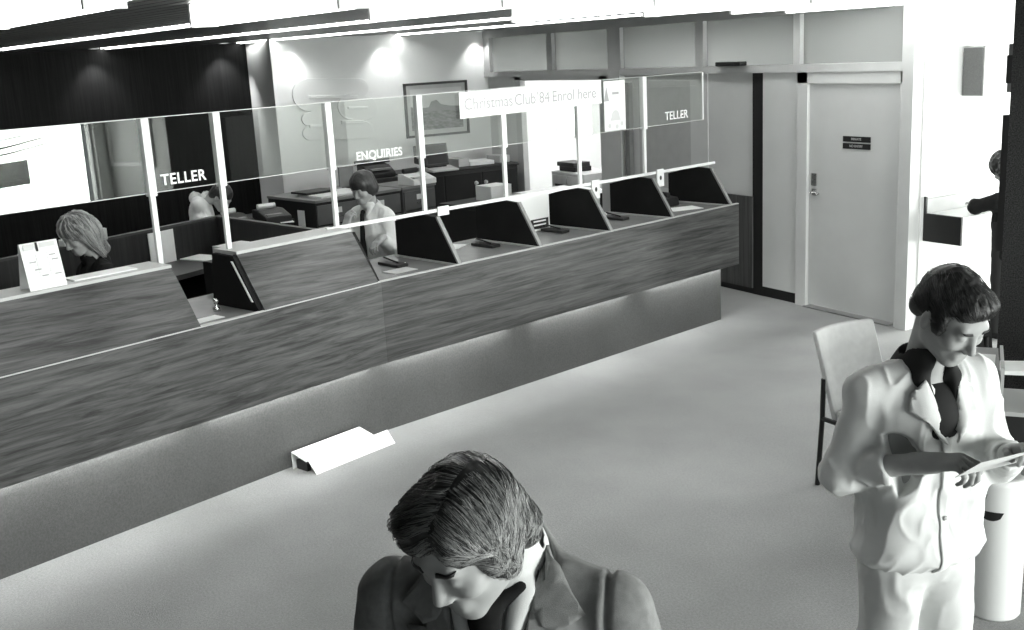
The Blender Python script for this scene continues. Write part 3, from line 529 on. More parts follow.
obj('body', prism(B(), [(-.1, -.1, 0), (.1, -.1, 0), (.08, -.1, .07), (-.06, -.1, .09)], (0, .18, 0)), 'black', t, bevel=.01); obj('handset', tube(B(), [(-.1, -.1, .11), (-.03, -.1, .125), (.03, -.1, .125), (.1, -.1, .11)], [.025, .014, .014, .025], 8), 'black', t)
# ------------------------------------------------------------------ hall: white angled board on the floor against the plinth
t = thing('floor_sign', 'white folded sign board lying on the floor against the counter base', 'sign', b0+dl*-.80+nl*.03, math.atan2(dl.y, dl.x))
obj('board', prism(B(), [(0, 0, .0), (0, 0, .11), (0, -.008, .11), (0, -.008, 0)], (.56, 0, 0)), 'white_enamel', t)
obj('board', prism(B(), [(0, -.008, .11), (0, -.14, .08), (0, -.14, .072), (0, -.008, .102)], (.56, 0, 0)), 'white_enamel', t)
obj('board', prism(B(), [(.02, -.14, .08), (.02, -.21, .0), (.02, -.203, 0), (.02, -.133, .075)], (.66, 0, 0)), 'white_enamel', t)
obj('end_block', box(.02, .05, -.12, -.02, .0, .06), 'black', t)
# chair : curved light back, black frame
ch = thing('visitor_chair', 'pale upholstered chair with black legs behind the man in the white jacket', 'chair', (-4.17, 4.33, 0), math.radians(0))
def curved(y0, y1, za, zb, xa, xb, bow, th, n=10):
    bm = B(); rows = []
    for i in range(n+1):
        t_ = i/n; y = y0+(y1-y0)*t_; bw = bow*(4*t_*(1-t_)); rows.append([bm.verts.new((x-bw+o_, y, z)) for x, z, o_ in ((xa, za, 0), (xb, zb, 0), (xb, zb, th), (xa, za, th))])
    for i in range(n):
        for k in range(4): bm.faces.new((rows[i][k], rows[i][(k+1) % 4], rows[i+1][(k+1) % 4], rows[i+1][k]))
    bm.faces.new(rows[0]); bm.faces.new(rows[-1][::-1]); return bm
o = obj('backrest', curved(-.02, .43, .40, .88, .10, -.06, .05, .035), 'chair_fabric', ch, smooth=True, bevel=.01)
obj('seat', box(.10, .50, 0, .43, .40, .46), 'chair_fabric', ch, bevel=.02)
for y in (-.02, .43):
    obj('leg', tube(B(), [(.0, y, 0), (.03, y, .40), (.035, y, .63)], .014, 8), 'black', ch); obj('leg', tube(B(), [(.52, y, 0), (.50, y, .42)], .014, 8), 'black', ch); obj('side_rail', tube(B(), [(.03, y, .40), (.50, y, .40)], .014, 8), 'black', ch)
# litter bin
lb_ = thing('litter_bin', 'slim white cylindrical litter bin with dark openings beside the man', 'bin', (-2.73, 3.88, 0))
bm = B(); lathe(bm, [(0, .0), (.105, .0), (.112, .01), (.118, .60), (.124, .61), (.124, .635), (.10, .64), (.10, .55), (.0, .55)], 40); obj('body', bm, 'white_enamel', lb_, smooth=True)
obj('liner', lathe(B(), [(0, .56), (.098, .56), (.098, .552)], 32), 'black', lb_)
def onbin(a0, a1, z0, z1, name, m, n=8):
    bm = B(); vs_ = []
    for i in range(n+1):
        a = a0+(a1-a0)*i/n; tt = i/n; lo = z0+(z1-z0)*(1-math.sqrt(max(0, 1-(2*tt-1)**2))); vs_.append((bm.verts.new((.1185*math.cos(a), .1185*math.sin(a), lo)), bm.verts.new((.1185*math.cos(a), .1185*math.sin(a), z1))))
    for i in range(n): bm.faces.new((vs_[i][0], vs_[i+1][0], vs_[i+1][1], vs_[i][1]))
    obj(name, bm, m, lb_)
onbin(math.radians(-92), math.radians(-42), .46, .50, 'slot', 'black'); onbin(math.radians(-92), math.radians(-74), .545, .575, 'badge', 'light_grey')
# writing desk at the right edge
wd = thing('writing_desk', 'customer writing desk with a sloping white top and dark pigeonholes', 'desk', (-3.16, 4.33, 0), math.radians(37))
obj('sloping_top', prism(B(), [(0.07, 0, .88), (1.1, 0, .90), (1.1, .20, .92), (.07, .10, .90)], (0, 0, .02)), 'white_enamel', wd)
obj('pigeonhole_case', box(-.17, .07, .03, .40, .0, .86), 'black', wd); obj('pigeonhole_top', box(-.17, .07, .0, .40, .86, .90), 'mid_grey', wd)
for z in (.72, .80): obj('form_stack', box(-.14, -.02, .0, .04, z, z+.014), 'paper', wd)
bm = B(); bx(bm, .09, 1.1, -.03, 0, .69, .71); bx(bm, .075, .09, -.03, .38, .69, .92); bx(bm, .09, 1.1, 0, .38, .69, .70); obj('tray', bm, 'edge_light', wd)
obj('base_panel', box(.0, 1.1, .05, .38, 0, .69), 'black', wd)
o = obj('leaflet_stack', box(0, .24, 0, .1, 0, .045), 'black'); o.parent = wd; o.location = (.22, .05, .701)
flatpaper((-3.30, 4.42, 0), (1, .7), None, .20, .22, .903, 'white sheet lying on the end of the writing desk', m='paper')
# black backed chair beyond the desk, in front of the column
t = thing('black_chair', 'dark rounded chair back showing beside the column', 'chair', (-3.84, 5.10, 0), math.radians(5))
obj('backrest', curved(-.24, .24, .62, 1.0, .0, -.05, .06, .03), 'soft_black', t, smooth=True, bevel=.012); obj('seat', box(.02, .45, -.22, .22, .42, .47), 'soft_black', t, bevel=.02)
for x, y in ((.0, -.2), (.0, .2), (.42, -.2), (.42, .2)): obj('leg', tube(B(), [(x, y, 0), (x, y, .43 if x else .75)], .013, 8), 'black', t)
# column with a board and wall speakers
struct('column', box(-3.86, -3.2, 5.40, 6.05, 0, CZ+.05), 'column_aggregate')
tag(obj('notice_board', box(-3.915, -3.8605, 5.42, 5.9, 1.22, 1.98), 'black'), 'dark narrow notice board edge on the near face of the column', 'board')
def speaker(loc, label, w=.34, d=.2, h=.40):
    t = thing('wall_speaker', label, 'speaker', loc); obj('case', box(0, d, 0, w, 0, h), 'speaker_side', t, bevel=.004); obj('grille', box(.01, d-.01, -.012, 0, .01, h-.01), 'speaker_face', t)
speaker((-6.098, 7.90, 1.91), 'boxy wall speaker high on the bright white side wall', .12, .2, .40)
t = thing('wall_speaker', 'narrow speaker edge showing against the column top', 'speaker', (-3.93, 5.46, 2.1)); obj('case', box(0, .065, 0, .3, 0, .26), 'mid_grey', t, bevel=.004); obj('grille', box(.0, .06, -.01, 0, .05, .2), 'black', t)
# wall desk along the white side wall
t = thing('wall_desk', 'long white topped writing shelf with a black end panel on the side wall', 'desk', (-6.098, 7.5, 0))
obj('top', box(0, .37, .0, 3.0, .955, .98), 'white_enamel', t); obj('front_panel', box(.34, .37, .0, 3.0, .75, .955), 'white_enamel', t); obj('end_panel', box(0.0, .37, -.02, 0, .75, .982), 'black', t); obj('upstand', box(0, .02, 0, 3.0, .98, 1.10), 'light_grey', t); obj('bracket', box(.0, .02, -.02, .0, .98, 1.12), 'black', t)
obj('underside', box(.02, .34, .0, 3.0, .75, .77), 'white_enamel', t)
o = obj('skirting_vent', box(-6.098, -6.0, 8.6, 9.6, 0, .14), 'black'); tag(o, 'black low heater box on the floor under the wall shelf', 'heater')
# ================================================================== people : smooth bodies grown from blended round shapes
class F:      # field of smoothly blended solids
    def __init__(s): s.ops = []
    def add(s, fn, k=.02, lo=None, hi=None): s.ops.append(('a', fn, k)); return s
    def sub(s, fn, k=.01): s.ops.append(('s', fn, k)); return s
    def mod(s, fn): s.ops.append(('m', fn, 0)); return s
    def __call__(s, P):
        d = None
        for t, fn, k in s.ops:
            if t == 'm': d = d+fn(P); continue
            e = fn(P)
            if d is None: d = e; continue
            if t == 'a': h = np.clip(.5+.5*(d-e)/k, 0, 1); d = d*(1-h)+e*h-k*h*(1-h)
            else: h = np.clip(.5-.5*(d+e)/k, 0, 1); d = d*(1-h)-e*h+k*h*(1-h)
        return d
A3 = lambda v: np.array(v, float)
def cone(a, b, ra, rb):
    a, b = A3(a), A3(b); ab = b-a; L2 = max(ab.dot(ab), 1e-12)
    def f(P):
        t = np.clip(((P-a)@ab)/L2, 0, 1); return np.linalg.norm(P-a-t[:, None]*ab, axis=1)-(ra+(rb-ra)*t)
    return f
def ell(c, r, R=None):
    c, r = A3(c), A3(r)
    def f(P):
        q = P-c
        if R is not None: q = q@R
        k0 = np.linalg.norm(q/r, axis=1); k1 = np.linalg.norm(q/(r*r), axis=1)+1e-9; return k0*(k0-1)/k1
    return f
def rbox(c, h, rad, R=None):
    c, h = A3(c), A3(h)
    def f(P):
        q = P-c
        if R is not None: q = q@R
        q = np.abs(q)-h+rad; return np.linalg.norm(np.maximum(q, 0), axis=1)+np.minimum(q.max(axis=1), 0)-rad
    return f
def capcut(c, d, r):
    c, d = A3(c), A3(d); d = d/np.linalg.norm(d); return lambda P: np.maximum(-((P-c)@d), np.linalg.norm(P-c, axis=1)-r)
def loc(fn, R, O, sc=1.0):   # evaluate fn in a rotated frame (R columns = local axes in parent space)
    R, O = A3(R), A3(O); return lambda P: fn(((P-O)@R)/sc)*sc
def rotm(ax, deg):
    a = math.radians(deg); c, s = math.cos(a), math.sin(a)
    return np.array({'x': [[1,0,0],[0,c,-s],[0,s,c]], 'y': [[c,0,s],[0,1,0],[-s,0,c]], 'z': [[c,-s,0],[s,c,0],[0,0,1]]}[ax], float)
_rng = np.random.RandomState(3); _tab = _rng.rand(32, 32, 32)
def vnoise(P, sc=(1,1,1), seed=0):
    q = P*A3(sc)+seed*7.31; i = np.floor(q).astype(int); f = q-i; f = f*f*(3-2*f); r = 0
    for dx in (0, 1):
        for dy in (0, 1):
            for dz in (0, 1):
                w = (f[:, 0] if dx else 1-f[:, 0])*(f[:, 1] if dy else 1-f[:, 1])*(f[:, 2] if dz else 1-f[:, 2])
                r = r+w*_tab[(i[:, 0]+dx) % 32, (i[:, 1]+dy) % 32, (i[:, 2]+dz) % 32]
    return r
def ridged(P, sc, seed=0): return 1-np.abs(vnoise(P, sc, seed)*2-1)
def grow(fn, lo, hi, h):
    lo, hi = A3(lo), A3(hi); n = np.ceil((hi-lo)/h).astype(int)+1
    # coarse pass, then fine evaluation only near the surface
    cs = 6; nc = np.ceil(n/cs).astype(int)+1
    gx, gy, gz = np.meshgrid(*[np.arange(m)*cs*h for m in nc], indexing='ij'); PC = np.stack([gx, gy, gz], -1).reshape(-1, 3)+lo
    dc = fn(PC).reshape(nc)
    rad = cs*h*1.35+.012
    near = np.abs(dc) < rad
    ix = np.minimum((np.arange(n[0])+cs//2)//cs, nc[0]-1); iy = np.minimum((np.arange(n[1])+cs//2)//cs, nc[1]-1); iz = np.minimum((np.arange(n[2])+cs//2)//cs, nc[2]-1)
    D = dc[np.ix_(ix, iy, iz)].copy(); Mk = near[np.ix_(ix, iy, iz)]
    idx = np.argwhere(Mk); val = np.empty(len(idx))
    for s0 in range(0, len(idx), 200000): val[s0:s0+200000] = fn(idx[s0:s0+200000]*h+lo)
    D[Mk] = val
    D[0], D[-1] = 1, 1; D[:, 0], D[:, -1] = 1, 1; D[:, :, 0], D[:, :, -1] = 1, 1
    neg = D < 0; c = [n[0]-1, n[1]-1, n[2]-1]
    cnt = np.zeros(c); acc = np.zeros(c+[3])
    for ax in range(3):
        o1, o2 = [a for a in range(3) if a != ax]
        for u in (0, 1):
            for v in (0, 1):
                sl0 = [None]*3; sl1 = [None]*3
                sl0[ax] = slice(0, -1); sl1[ax] = slice(1, None)
                for o_, w in ((o1, u), (o2, v)): sl0[o_] = sl1[o_] = slice(w, n[o_]-1+w)
                a = D[tuple(sl0)]; b = D[tuple(sl1)]; cr = (a < 0) != (b < 0)
                t = np.where(cr, a/np.where(cr, a-b, 1), 0)
                cnt += cr; acc[..., ax] += t; acc[..., o1] += cr*u; acc[..., o2] += cr*v
    act = cnt > 0; ids = -np.ones(c, int); ids[act] = np.arange(act.sum())
    V = (np.argwhere(act)+acc[act]/cnt[act][:, None])*h+lo
    Fs = []
    for ax in range(3):
        o1, o2 = [(1, 2), (2, 0), (0, 1)][ax]
        sl0 = [slice(1, -1)]*3; sl1 = [slice(1, -1)]*3; sl0[ax] = slice(0, -1); sl1[ax] = slice(1, None)
        a = neg[tuple(sl0)]; b = neg[tuple(sl1)]; e = np.argwhere(a != b); fl = a[a != b]
        e[:, o1] += 1; e[:, o2] += 1
        def cell(d1, d2):
            q_ = e.copy(); q_[:, o1] -= d1; q_[:, o2] -= d2; return ids[q_[:, 0], q_[:, 1], q_[:, 2]]
        Q = np.stack([cell(1, 1), cell(0, 1), cell(0, 0), cell(1, 0)], 1); Q[~fl] = Q[~fl][:, ::-1]; Fs.append(Q)
    return V, np.concatenate(Fs)
def sdf_obj(name, fn, lo, hi, h, m, parent, smooth_iter=2):
    V, Q = grow(fn, lo, hi, h)
    me = bpy.data.meshes.new(name); me.from_pydata(V.tolist(), [], Q.tolist()); me.update()
    me.materials.append(MATS[m]); me.polygons.foreach_set('use_smooth', [True]*len(me.polygons))
    o = bpy.data.objects.new(name, me); COL.objects.link(o); o.parent = parent
    if smooth_iter:
        s = o.modifiers.new('smooth', 'SMOOTH'); s.iterations = smooth_iter; s.factor = .5
    return o
def person(label, x, y, fwd, z=0):
    o = thing('person', label, 'person', (x, y, z), math.atan2(fwd[1], fwd[0])-PI/2); return o     # local +y forward, +x the person's right
# ---- head in its own frame: origin between the ears, +y face, +z crown
def head_field(f, R, O, sc=1.0, jaw=1.0, nose=1.0, k=.02, ears=True):
    a = lambda fn, k_=k: f.add(loc(fn, R, O, sc), k_*sc)
    s_ = lambda fn, k_: f.sub(loc(fn, R, O, sc), k_*sc)
    a(ell((0, -.012, .035), (.076, .097, .085))); a(ell((0, .035, -.02), (.064, .062, .078)), .03)
    a(cone((-.046*jaw, .005, -.065), (-.018, .068, -.098), .020, .019), .03); a(cone((.046*jaw, .005, -.065), (.018, .068, -.098), .020, .019), .03)
    a(ell((0, .072, -.100), (.026, .020, .019)), .02)
    a(cone((-.036, .080, .020), (.036, .080, .020), .013, .013), .018)
    s_(ell((-.031, .101, -.001), (.017, .014, .011)), .014); s_(ell((.031, .101, -.001), (.017, .014, .011)), .014)
    a(ell((-.031, .0815, -.003), (.0145, .0125, .0105)), .003); a(ell((.031, .0815, -.003), (.0145, .0125, .0105)), .003)
    a(ell((-.043, .068, -.030), (.022, .022, .018)), .02); a(ell((.043, .068, -.030), (.022, .022, .018)), .02)
    a(cone((0, .090, .008), (0, .112*nose**.2, -.036), .007, .0115), .012); a(ell((-.0125, .101, -.042), (.008, .010, .007)), .008); a(ell((.0125, .101, -.042), (.008, .010, .007)), .008)
    a(ell((0, .083, -.072), (.026, .014, .018)), .015)
    a(cone((-.019, .0905, -.068), (.019, .0905, -.068), .0048, .0048), .006); a(cone((-.016, .0905, -.079), (.016, .0905, -.079), .0058, .0058), .006)
    s_(cone((-.021, .101, -.0735), (.021, .101, -.0735), .0035, .0035), .004)
    if ears:
        for sx in (-1, 1):
            a(ell((sx*.079, -.008, -.012), (.010, .020, .031), rotm('z', sx*-14)), .008); s_(ell((sx*.090, -.003, -.010), (.007, .010, .018)), .006)
# ---- hand: origin at wrist, +y along the fingers, +z back of the hand, thumb towards tx*x
def hand_field(f, R, O, tx=1, curl=(35, 45, 30), sc=1.0, spread=4, thumb=(35, 20), curls=None, k=.005):
    a = lambda fn, k_=k: f.add(loc(fn, R, O, sc), k_*sc)
    a(rbox((0, .045, 0), (.038, .048, .0135), .013), .012); a(cone((0, -.03, 0), (0, .02, 0), .026, .028), .02); a(ell((tx*.024, .032, -.010), (.016, .030, .014)), .012)
    xs = [tx*.029, tx*.0097, -tx*.0097, -tx*.028]; ln = [(.042, .025, .021), (.046, .029, .023), (.043, .027, .022), (.034, .020, .019)]; y0 = [.088, .092, .089, .082]; rr = [.0092, .0095, .009, .008]
    for i in range(4):
        cu = curls[i] if curls else curl; p = A3((xs[i], y0[i], 0)); ang_ = 0; side = math.radians(spread*(1.5-i))*tx
        for j in range(3):
            ang_ += math.radians(cu[j]); d = A3((math.sin(side)*math.cos(ang_), math.cos(side)*math.cos(ang_), -math.sin(ang_))); q_ = p+d*ln[i][j]
            a(cone(p, q_, rr[i]*(1-.08*j), rr[i]*(1-.08*(j+1))), .004); p = q_
    p = A3((tx*.028, .022, -.006)); a1 = math.radians(thumb[0]); 
    for j, (l_, r_) in enumerate(((.040, .0125), (.032, .0105), (.026, .0095))):
        tw = a1-math.radians(thumb[1])*j; d = A3((tx*math.sin(tw), math.cos(tw)*.86, -.45-.05*j)); d /= np.linalg.norm(d); q_ = p+d*l_; a(cone(p, q_, r_, r_*.9), .006); p = q_
def axes(y, z):   # rotation whose columns are x, y, z
    y = A3(y)/np.linalg.norm(y); z = A3(z)-y*A3(z).dot(y); z /= np.linalg.norm(z); return np.stack([np.cross(y, z), y, z], 1)
def bend(*r):
    M = np.eye(3)
    for ax, d in r: M = M@rotm(ax, d)
    return M
def drape(name, pts, fn, o, u, v, d, m, parent, off=.003, th=.003, step=.012, smooth=True):
    """flat outline pts (u, v) pressed onto the surface fn from origin o along direction d, then thickened"""
    o, u, v, d = A3(o), A3(u), A3(v), A3(d); d = d/np.linalg.norm(d)
    bm = B(); vs_ = [bm.verts.new((p[0], p[1], 0)) for p in pts]; bm.faces.new(vs_)
    us = [p[0] for p in pts]; vv = [p[1] for p in pts]
    for ax, (mn, mx) in enumerate(((min(us), max(us)), (min(vv), max(vv)))):
        c = mn+step
        while c < mx-1e-4:
            co = (c, 0, 0) if ax == 0 else (0, c, 0); no = (1, 0, 0) if ax == 0 else (0, 1, 0)
            bmesh.ops.bisect_plane(bm, geom=bm.verts[:]+bm.edges[:]+bm.faces[:], plane_co=co, plane_no=no); c += step
    P = np.array([[w.co.x, w.co.y] for w in bm.verts]); Q = o+P[:, :1]*u+P[:, 1:2]*v
    t = np.zeros(len(Q))
    for _ in range(60): t = t+np.clip(fn(Q+t[:, None]*d)-off, -.02, .03)*.8
    t = np.minimum(t, np.median(t)+.12)
    X = Q+t[:, None]*d
    for w, x in zip(bm.verts, X): w.co = x
    o_ = obj(name, bm, m, parent, smooth=smooth); s = o_.modifiers.new('thick', 'SOLIDIFY'); s.thickness = th; s.offset = 0
    return o_
def strands(name, fn, R, O, n, m, parent, root_ok, flow, length, r=.0009, seg=7, lift=.002, sc=1.0, seed=1):
    """fine locks that follow the hair surface"""
    rg = np.random.RandomState(seed); th = rg.rand(n*4)*2*PI; z = rg.rand(n*4)*2-1; q_ = np.stack([np.sqrt(1-z*z)*np.cos(th), np.sqrt(1-z*z)*np.sin(th), z], 1)
    q_ = q_[root_ok(q_)][:n]; R, O = A3(R), A3(O)
    P = (q_*.11*sc)@R.T+O
    e = 1e-3
    def grad(X): return np.stack([fn(X+A3(a_))-fn(X-A3(a_)) for a_ in ((e,0,0),(0,e,0),(0,0,e))], 1)/(2*e)
    def snap(X, off):
        for _ in range(8): G = grad(X); G /= np.linalg.norm(G, axis=1)[:, None]+1e-9; X = X-G*(fn(X)-off)[:, None]*.8
        return X
    P = snap(P, lift); paths = [P]; jit = rg.randn(len(P), 3)*.25
    L_ = length*(.6+.8*rg.rand(len(P)))
    for s in range(seg):
        X = paths[-1]; G = grad(X); G /= np.linalg.norm(G, axis=1)[:, None]+1e-9
        loc_ = ((X-O)@R)/sc; d = flow(loc_)+jit*.35; d = d@R.T; d = d-G*(d*G).sum(1)[:, None]; d /= np.linalg.norm(d, axis=1)[:, None]+1e-9
        X = X+d*(L_/seg)[:, None]; X = snap(X, lift*(1+.8*math.sin(s))); paths.append(X)
    T = np.stack(paths, 1)
    V = []; Q = []
    for i in range(len(T)):
        b = len(V); pr = T[i]
        for s in range(seg+1):
            rr_ = r*(1-.7*s/seg); t_ = pr[min(s+1, seg)]-pr[max(s-1, 0)]; t_ = t_/(np.linalg.norm(t_)+1e-9); a_ = np.cross(t_, (0.3, .5, .8)); a_ /= np.linalg.norm(a_)+1e-9; c_ = np.cross(t_, a_)
            for w in range(3): an = w*2*PI/3; V.append((pr[s]+rr_*(a_*math.cos(an)+c_*math.sin(an))).tolist())
            if s:
                for w in range(3): Q.append((b+(s-1)*3+w, b+(s-1)*3+(w+1) % 3, b+s*3+(w+1) % 3, b+s*3+w))
    me = bpy.data.meshes.new(name); me.from_pydata(V, [], Q); me.update(); me.materials.append(MATS[m]); me.polygons.foreach_set('use_smooth', [True]*len(me.polygons))
    o_ = bpy.data.objects.new(name, me); COL.objects.link(o_); o_.parent = parent; o_['kind'] = 'stuff'; return o_

mat('skin', .36, .5, .35, noise=.05, nscale=30); mat('skin_pale', .46, .5, .35, noise=.05, nscale=30)
mat('hair_dark', .022, .45, .5, noise=.4, nscale=60); mat('hair_brown', .045, .4, .6, noise=.5, nscale=50, stretch=(1, 1, .3)); mat('hair_fair', .12, .4, .5, noise=.5, nscale=50, stretch=(1, 1, .2)); mat('hair_fair_light', .45, .4, .5)
mat('hair_parted', .07, .36, .7, noise=.5, nscale=60); mat('hair_painted_sheen', .36, .35, .6)  # the paler tone imitates light falling on one side of the hair
mat('cotton_white', .70, .9, .2, noise=.03, nscale=20, bump=.15, bscale=500); mat('cotton_grey', .62, .9, .2, noise=.03, nscale=20, bump=.15, bscale=500)
m_ = mat('striped_shirt', .7, .9, .2); N_ = m_.node_tree.nodes; w_ = N_.new('ShaderNodeTexWave'); w_.inputs['Scale'].default_value = 22; w_.bands_direction = 'X'
m_.node_tree.links.new([n for n in N_ if n.type == 'TEX_COORD'][0].outputs['Object'], w_.inputs[0]); r_ = N_.new('ShaderNodeValToRGB'); r_.color_ramp.elements[0].color = g(.12); r_.color_ramp.elements[1].color = g(.75); r_.color_ramp.elements[0].position = .3; r_.color_ramp.elements[1].position = .5
m_.node_tree.links.new(w_.outputs[0], r_.inputs[0]); m_.node_tree.links.new(r_.outputs[0], N_['Principled BSDF'].inputs['Base Color'])
mat('jacket_tweed', .27, .95, .15, noise=.12, nscale=60, bump=.3, bscale=700); mat('wool_black', .012, .9, .2); mat('trouser_dark', .03, .9, .2)

# ---------------------------------------------------------------- man in the white jacket (right)
Hh = .0035
def shirt_folds(P, amp=.006, seed=0, sc=(14, 14, 5)):
    Q = P+.05*np.stack([vnoise(P, (9,9,9), 3), vnoise(P, (9,9,9), 5), vnoise(P, (9,9,9), 8)], 1); return -amp*(.75*ridged(Q, sc, seed)**3+.4*ridged(Q, A3(sc)*2.1, seed+3)**3-.35)
m2 = person('man in a white jacket with dark open collar reading a paper he holds', -2.02, 2.50, (.98, -.2))
HR = bend(('z', 6), ('x', -33)); HO = A3((0.0, .105, 1.695))
shR, shL = A3((.168, -.02, 1.475)), A3((-.172, .0, 1.475)); elR, elL = A3((.228, -.05, 1.225)), A3((-.225, .06, 1.225)); wrR, wrL = A3((.115, .150, 1.30)), A3((-.115, .235, 1.315))
RR = axes((wrR-elR)*.6+A3((-.10, .13, .03)), (.3, -.1, 1)); RL = axes(A3((.05, .20, .10)), (-.6, .0, .8))
body = F(); body.add(ell((0, .0, 1.28), (.14, .09, .26))); body.add(cone((0, -.015, 1.47), tuple(HO+HR@A3((0, -.03, -.05))), .058, .054), .03)
for a, b_ in ((shR, elR), (shL, elL)): body.add(cone(a, b_, .04, .036), .02)
for a, b_ in ((elR, wrR), (elL, wrL)): body.add(cone(a, b_, .040, .027), .02)
body.add(cone((.09, 0, .98), (.10, 0, .5), .07, .055), .03); body.add(cone((-.09, 0, .98), (-.10, .02, .5), .07, .055), .03); body.add(cone((.10, 0, .5), (.11, -.02, .09), .055, .04), .02); body.add(cone((-.10, 0.02, .5), (-.11, .02, .09), .055, .04), .02)
head_field(body, HR, HO, 1.0)
hand_field(body, RR, wrR+A3((-.01, .01, 0)), tx=-1, curls=[(40, 55, 35), (48, 58, 35), (55, 60, 35), (60, 60, 35)], thumb=(30, 25))
hand_field(body, RL, wrL+A3((0.0, .01, 0)), tx=1, curls=[(30, 45, 30), (35, 50, 30), (42, 52, 30), (50, 55, 30)], thumb=(30, 25))
sdf_obj('body', body, (-.36, -.2, .06), (.38, .48, 1.86), .0045, 'skin', m2, 1)
hair = F(); hair.add(loc(ell((0, -.022, .043), (.084, .099, .089)), HR, HO)); hair.add(loc(ell((-.005, .048, .078), (.062, .046, .034)), HR, HO), .03); hair.add(loc(ell((0, -.075, -.02), (.066, .045, .055)), HR, HO), .03)
for sx in (-1, 1): hair.add(loc(ell((sx*.072, .028, .004), (.012, .026, .034)), HR, HO), .015)
hair.sub(loc(ell((0, .110, -.03), (.058, .045, .088)), HR, HO), .015)
hair.mod(lambda P: -.004*ridged(((P-HO)@HR), (50, 50, 22), 1)-.006*vnoise(P, (26, 26, 26), 2)+.007)
hf2 = hair
ho = sdf_obj('hair', hair, HO-.16, HO+.19, .003, 'hair_dark', m2, 1)
strands('hair_strands', hair, HR, HO, 900, 'hair_brown', ho, lambda q_: (q_[:, 2] > -.1) & (q_[:, 1] < .75), lambda l: np.stack([l[:, 0]*3-.2, .6+0*l[:, 0], -.2-l[:, 2]*2], 1), .05, seed=2)
for sx in (-1, 1): drape('eyebrow', [(-.016, -.003), (.014, -.001), (.016, .004), (-.012, .005)], body, HO+HR@A3((sx*.032, .13, .020)), HR@A3((sx, 0, 0)), HR@A3((0, 0, 1)), HR@A3((0, -1, 0)), 'hair_dark', m2, .0015, .003, .005)
# jacket-shirt, worn loose with rolled cuffs
jk = F(); jk.add(ell((0, .0, 1.36), (.190, .125, .17))); jk.add(rbox((0, .005, 1.12), (.188, .118, .20), .10), .07); jk.add(ell((0, .0, .98), (.196, .125, .09)), .04)
jk.add(cone((.06, -.015, 1.49), (.185, -.02, 1.465), .062, .062), .05); jk.add(cone((-.06, -.015, 1.49), (-.185, 0, 1.465), .062, .062), .05)
jk.add(cone(shR+A3((.005, 0, -.01)), elR+A3((.005, 0, .0)), .060, .054), .03); jk.add(cone(shL+A3((-.005, 0, -.01)), elL, .066, .058), .035)
eR = elR+(wrR-elR)*.55; eL = elL+(wrL-elL)*.7
jk.add(cone(elR, eR, .060, .047), .03); jk.add(cone(elL, eL, .058, .042), .03)
jk.add(cone(elR+(wrR-elR)*.40, elR+(wrR-elR)*.62, .056, .055), .008); jk.add(cone(elL+(wrL-elL)*.5, elL+(wrL-elL)*.72, .049, .048), .008)
jk.sub(lambda P: P[:, 2]-.905+.006*np.sin(P[:, 0]*30), .008)
jk.sub(cone((0, .02, 1.53), (.0, .10, 1.62), .072, .10), .012)
jk.sub(rbox((0, .14, 1.45), (.030, .06, .10), .02, bend(('x', 0))), .03)
jk.sub(capcut(elR+(wrR-elR)*.62, wrR-elR, .085), .006); jk.sub(capcut(elL+(wrL-elL)*.74, wrL-elL, .075), .006)
def jfold(P):
    zz = P[:, 2]; s = 1/(1+np.exp(-(np.abs(P[:, 0])-.15)*40)); w = np.exp(-((zz-1.2)/.07)**2)
    return shirt_folds(P, .015, 4, (11, 11, 4.5)) - .014*s*w*ridged(P, (6, 6, 20), 9) - .010*ridged(P, (8, 8, 20), 2)*np.exp(-((zz-.98)/.08)**2) + .007
jk.mod(jfold)
jo = sdf_obj('jacket', jk, (-.36, -.2, .88), (.38, .30, 1.62), .0045, 'cotton_white', m2, 1)
YV = (0, -1, 0)
def on_chest(name, pts, m, off=.004, th=.004, par=jo, fld=jk, sx=1, y=.3): return drape(name, [(p[0]*sx, p[1]) for p in pts], fld, (0, y, 0), (1, 0, 0), (0, 0, 1), YV, m, par, off, th, .014)
on_chest('placket', [(-.006, .92), (.028, .92), (.026, 1.30), (.03, 1.40), (.01, 1.40), (-.004, 1.3)], 'cotton_white', .003, .004)
for sx in (1, -1): on_chest('lapel', [(.018, 1.33), (.075, 1.40), (.115, 1.43), (.10, 1.475), (.055, 1.51), (.03, 1.42)], 'cotton_white', .010, .007, sx=sx)
on_chest('button', [(.004, 1.10), (.016, 1.10), (.016, 1.112), (.004, 1.112)], 'print_grey', .006, .003)
col = F(); col.add(cone((0, -.03, 1.50), (0, .03, 1.575), .078, .076)); col.add(cone((.055, .055, 1.50), (.03, .09, 1.44), .026, .016), .03); col.add(cone((-.055, .055, 1.50), (-.03, .09, 1.44), .026, .016), .03); col.sub(cone((0, -.04, 1.44), (0, .05, 1.68), .064, .075), .008); col.sub(rbox((0, .14, 1.5), (.028, .08, .09), .02), .02)
sdf_obj('inner_collar', col, (-.15, -.15, 1.38), (.15, .17, 1.68), .004, 'soft_black', m2, 1)
under = F(); under.add(ell((0, .012, 1.38), (.12, .108, .12))); sdf_obj('undershirt', under, (-.14, -.12, 1.2), (.14, .14, 1.52), .007, 'soft_black', m2, 1)
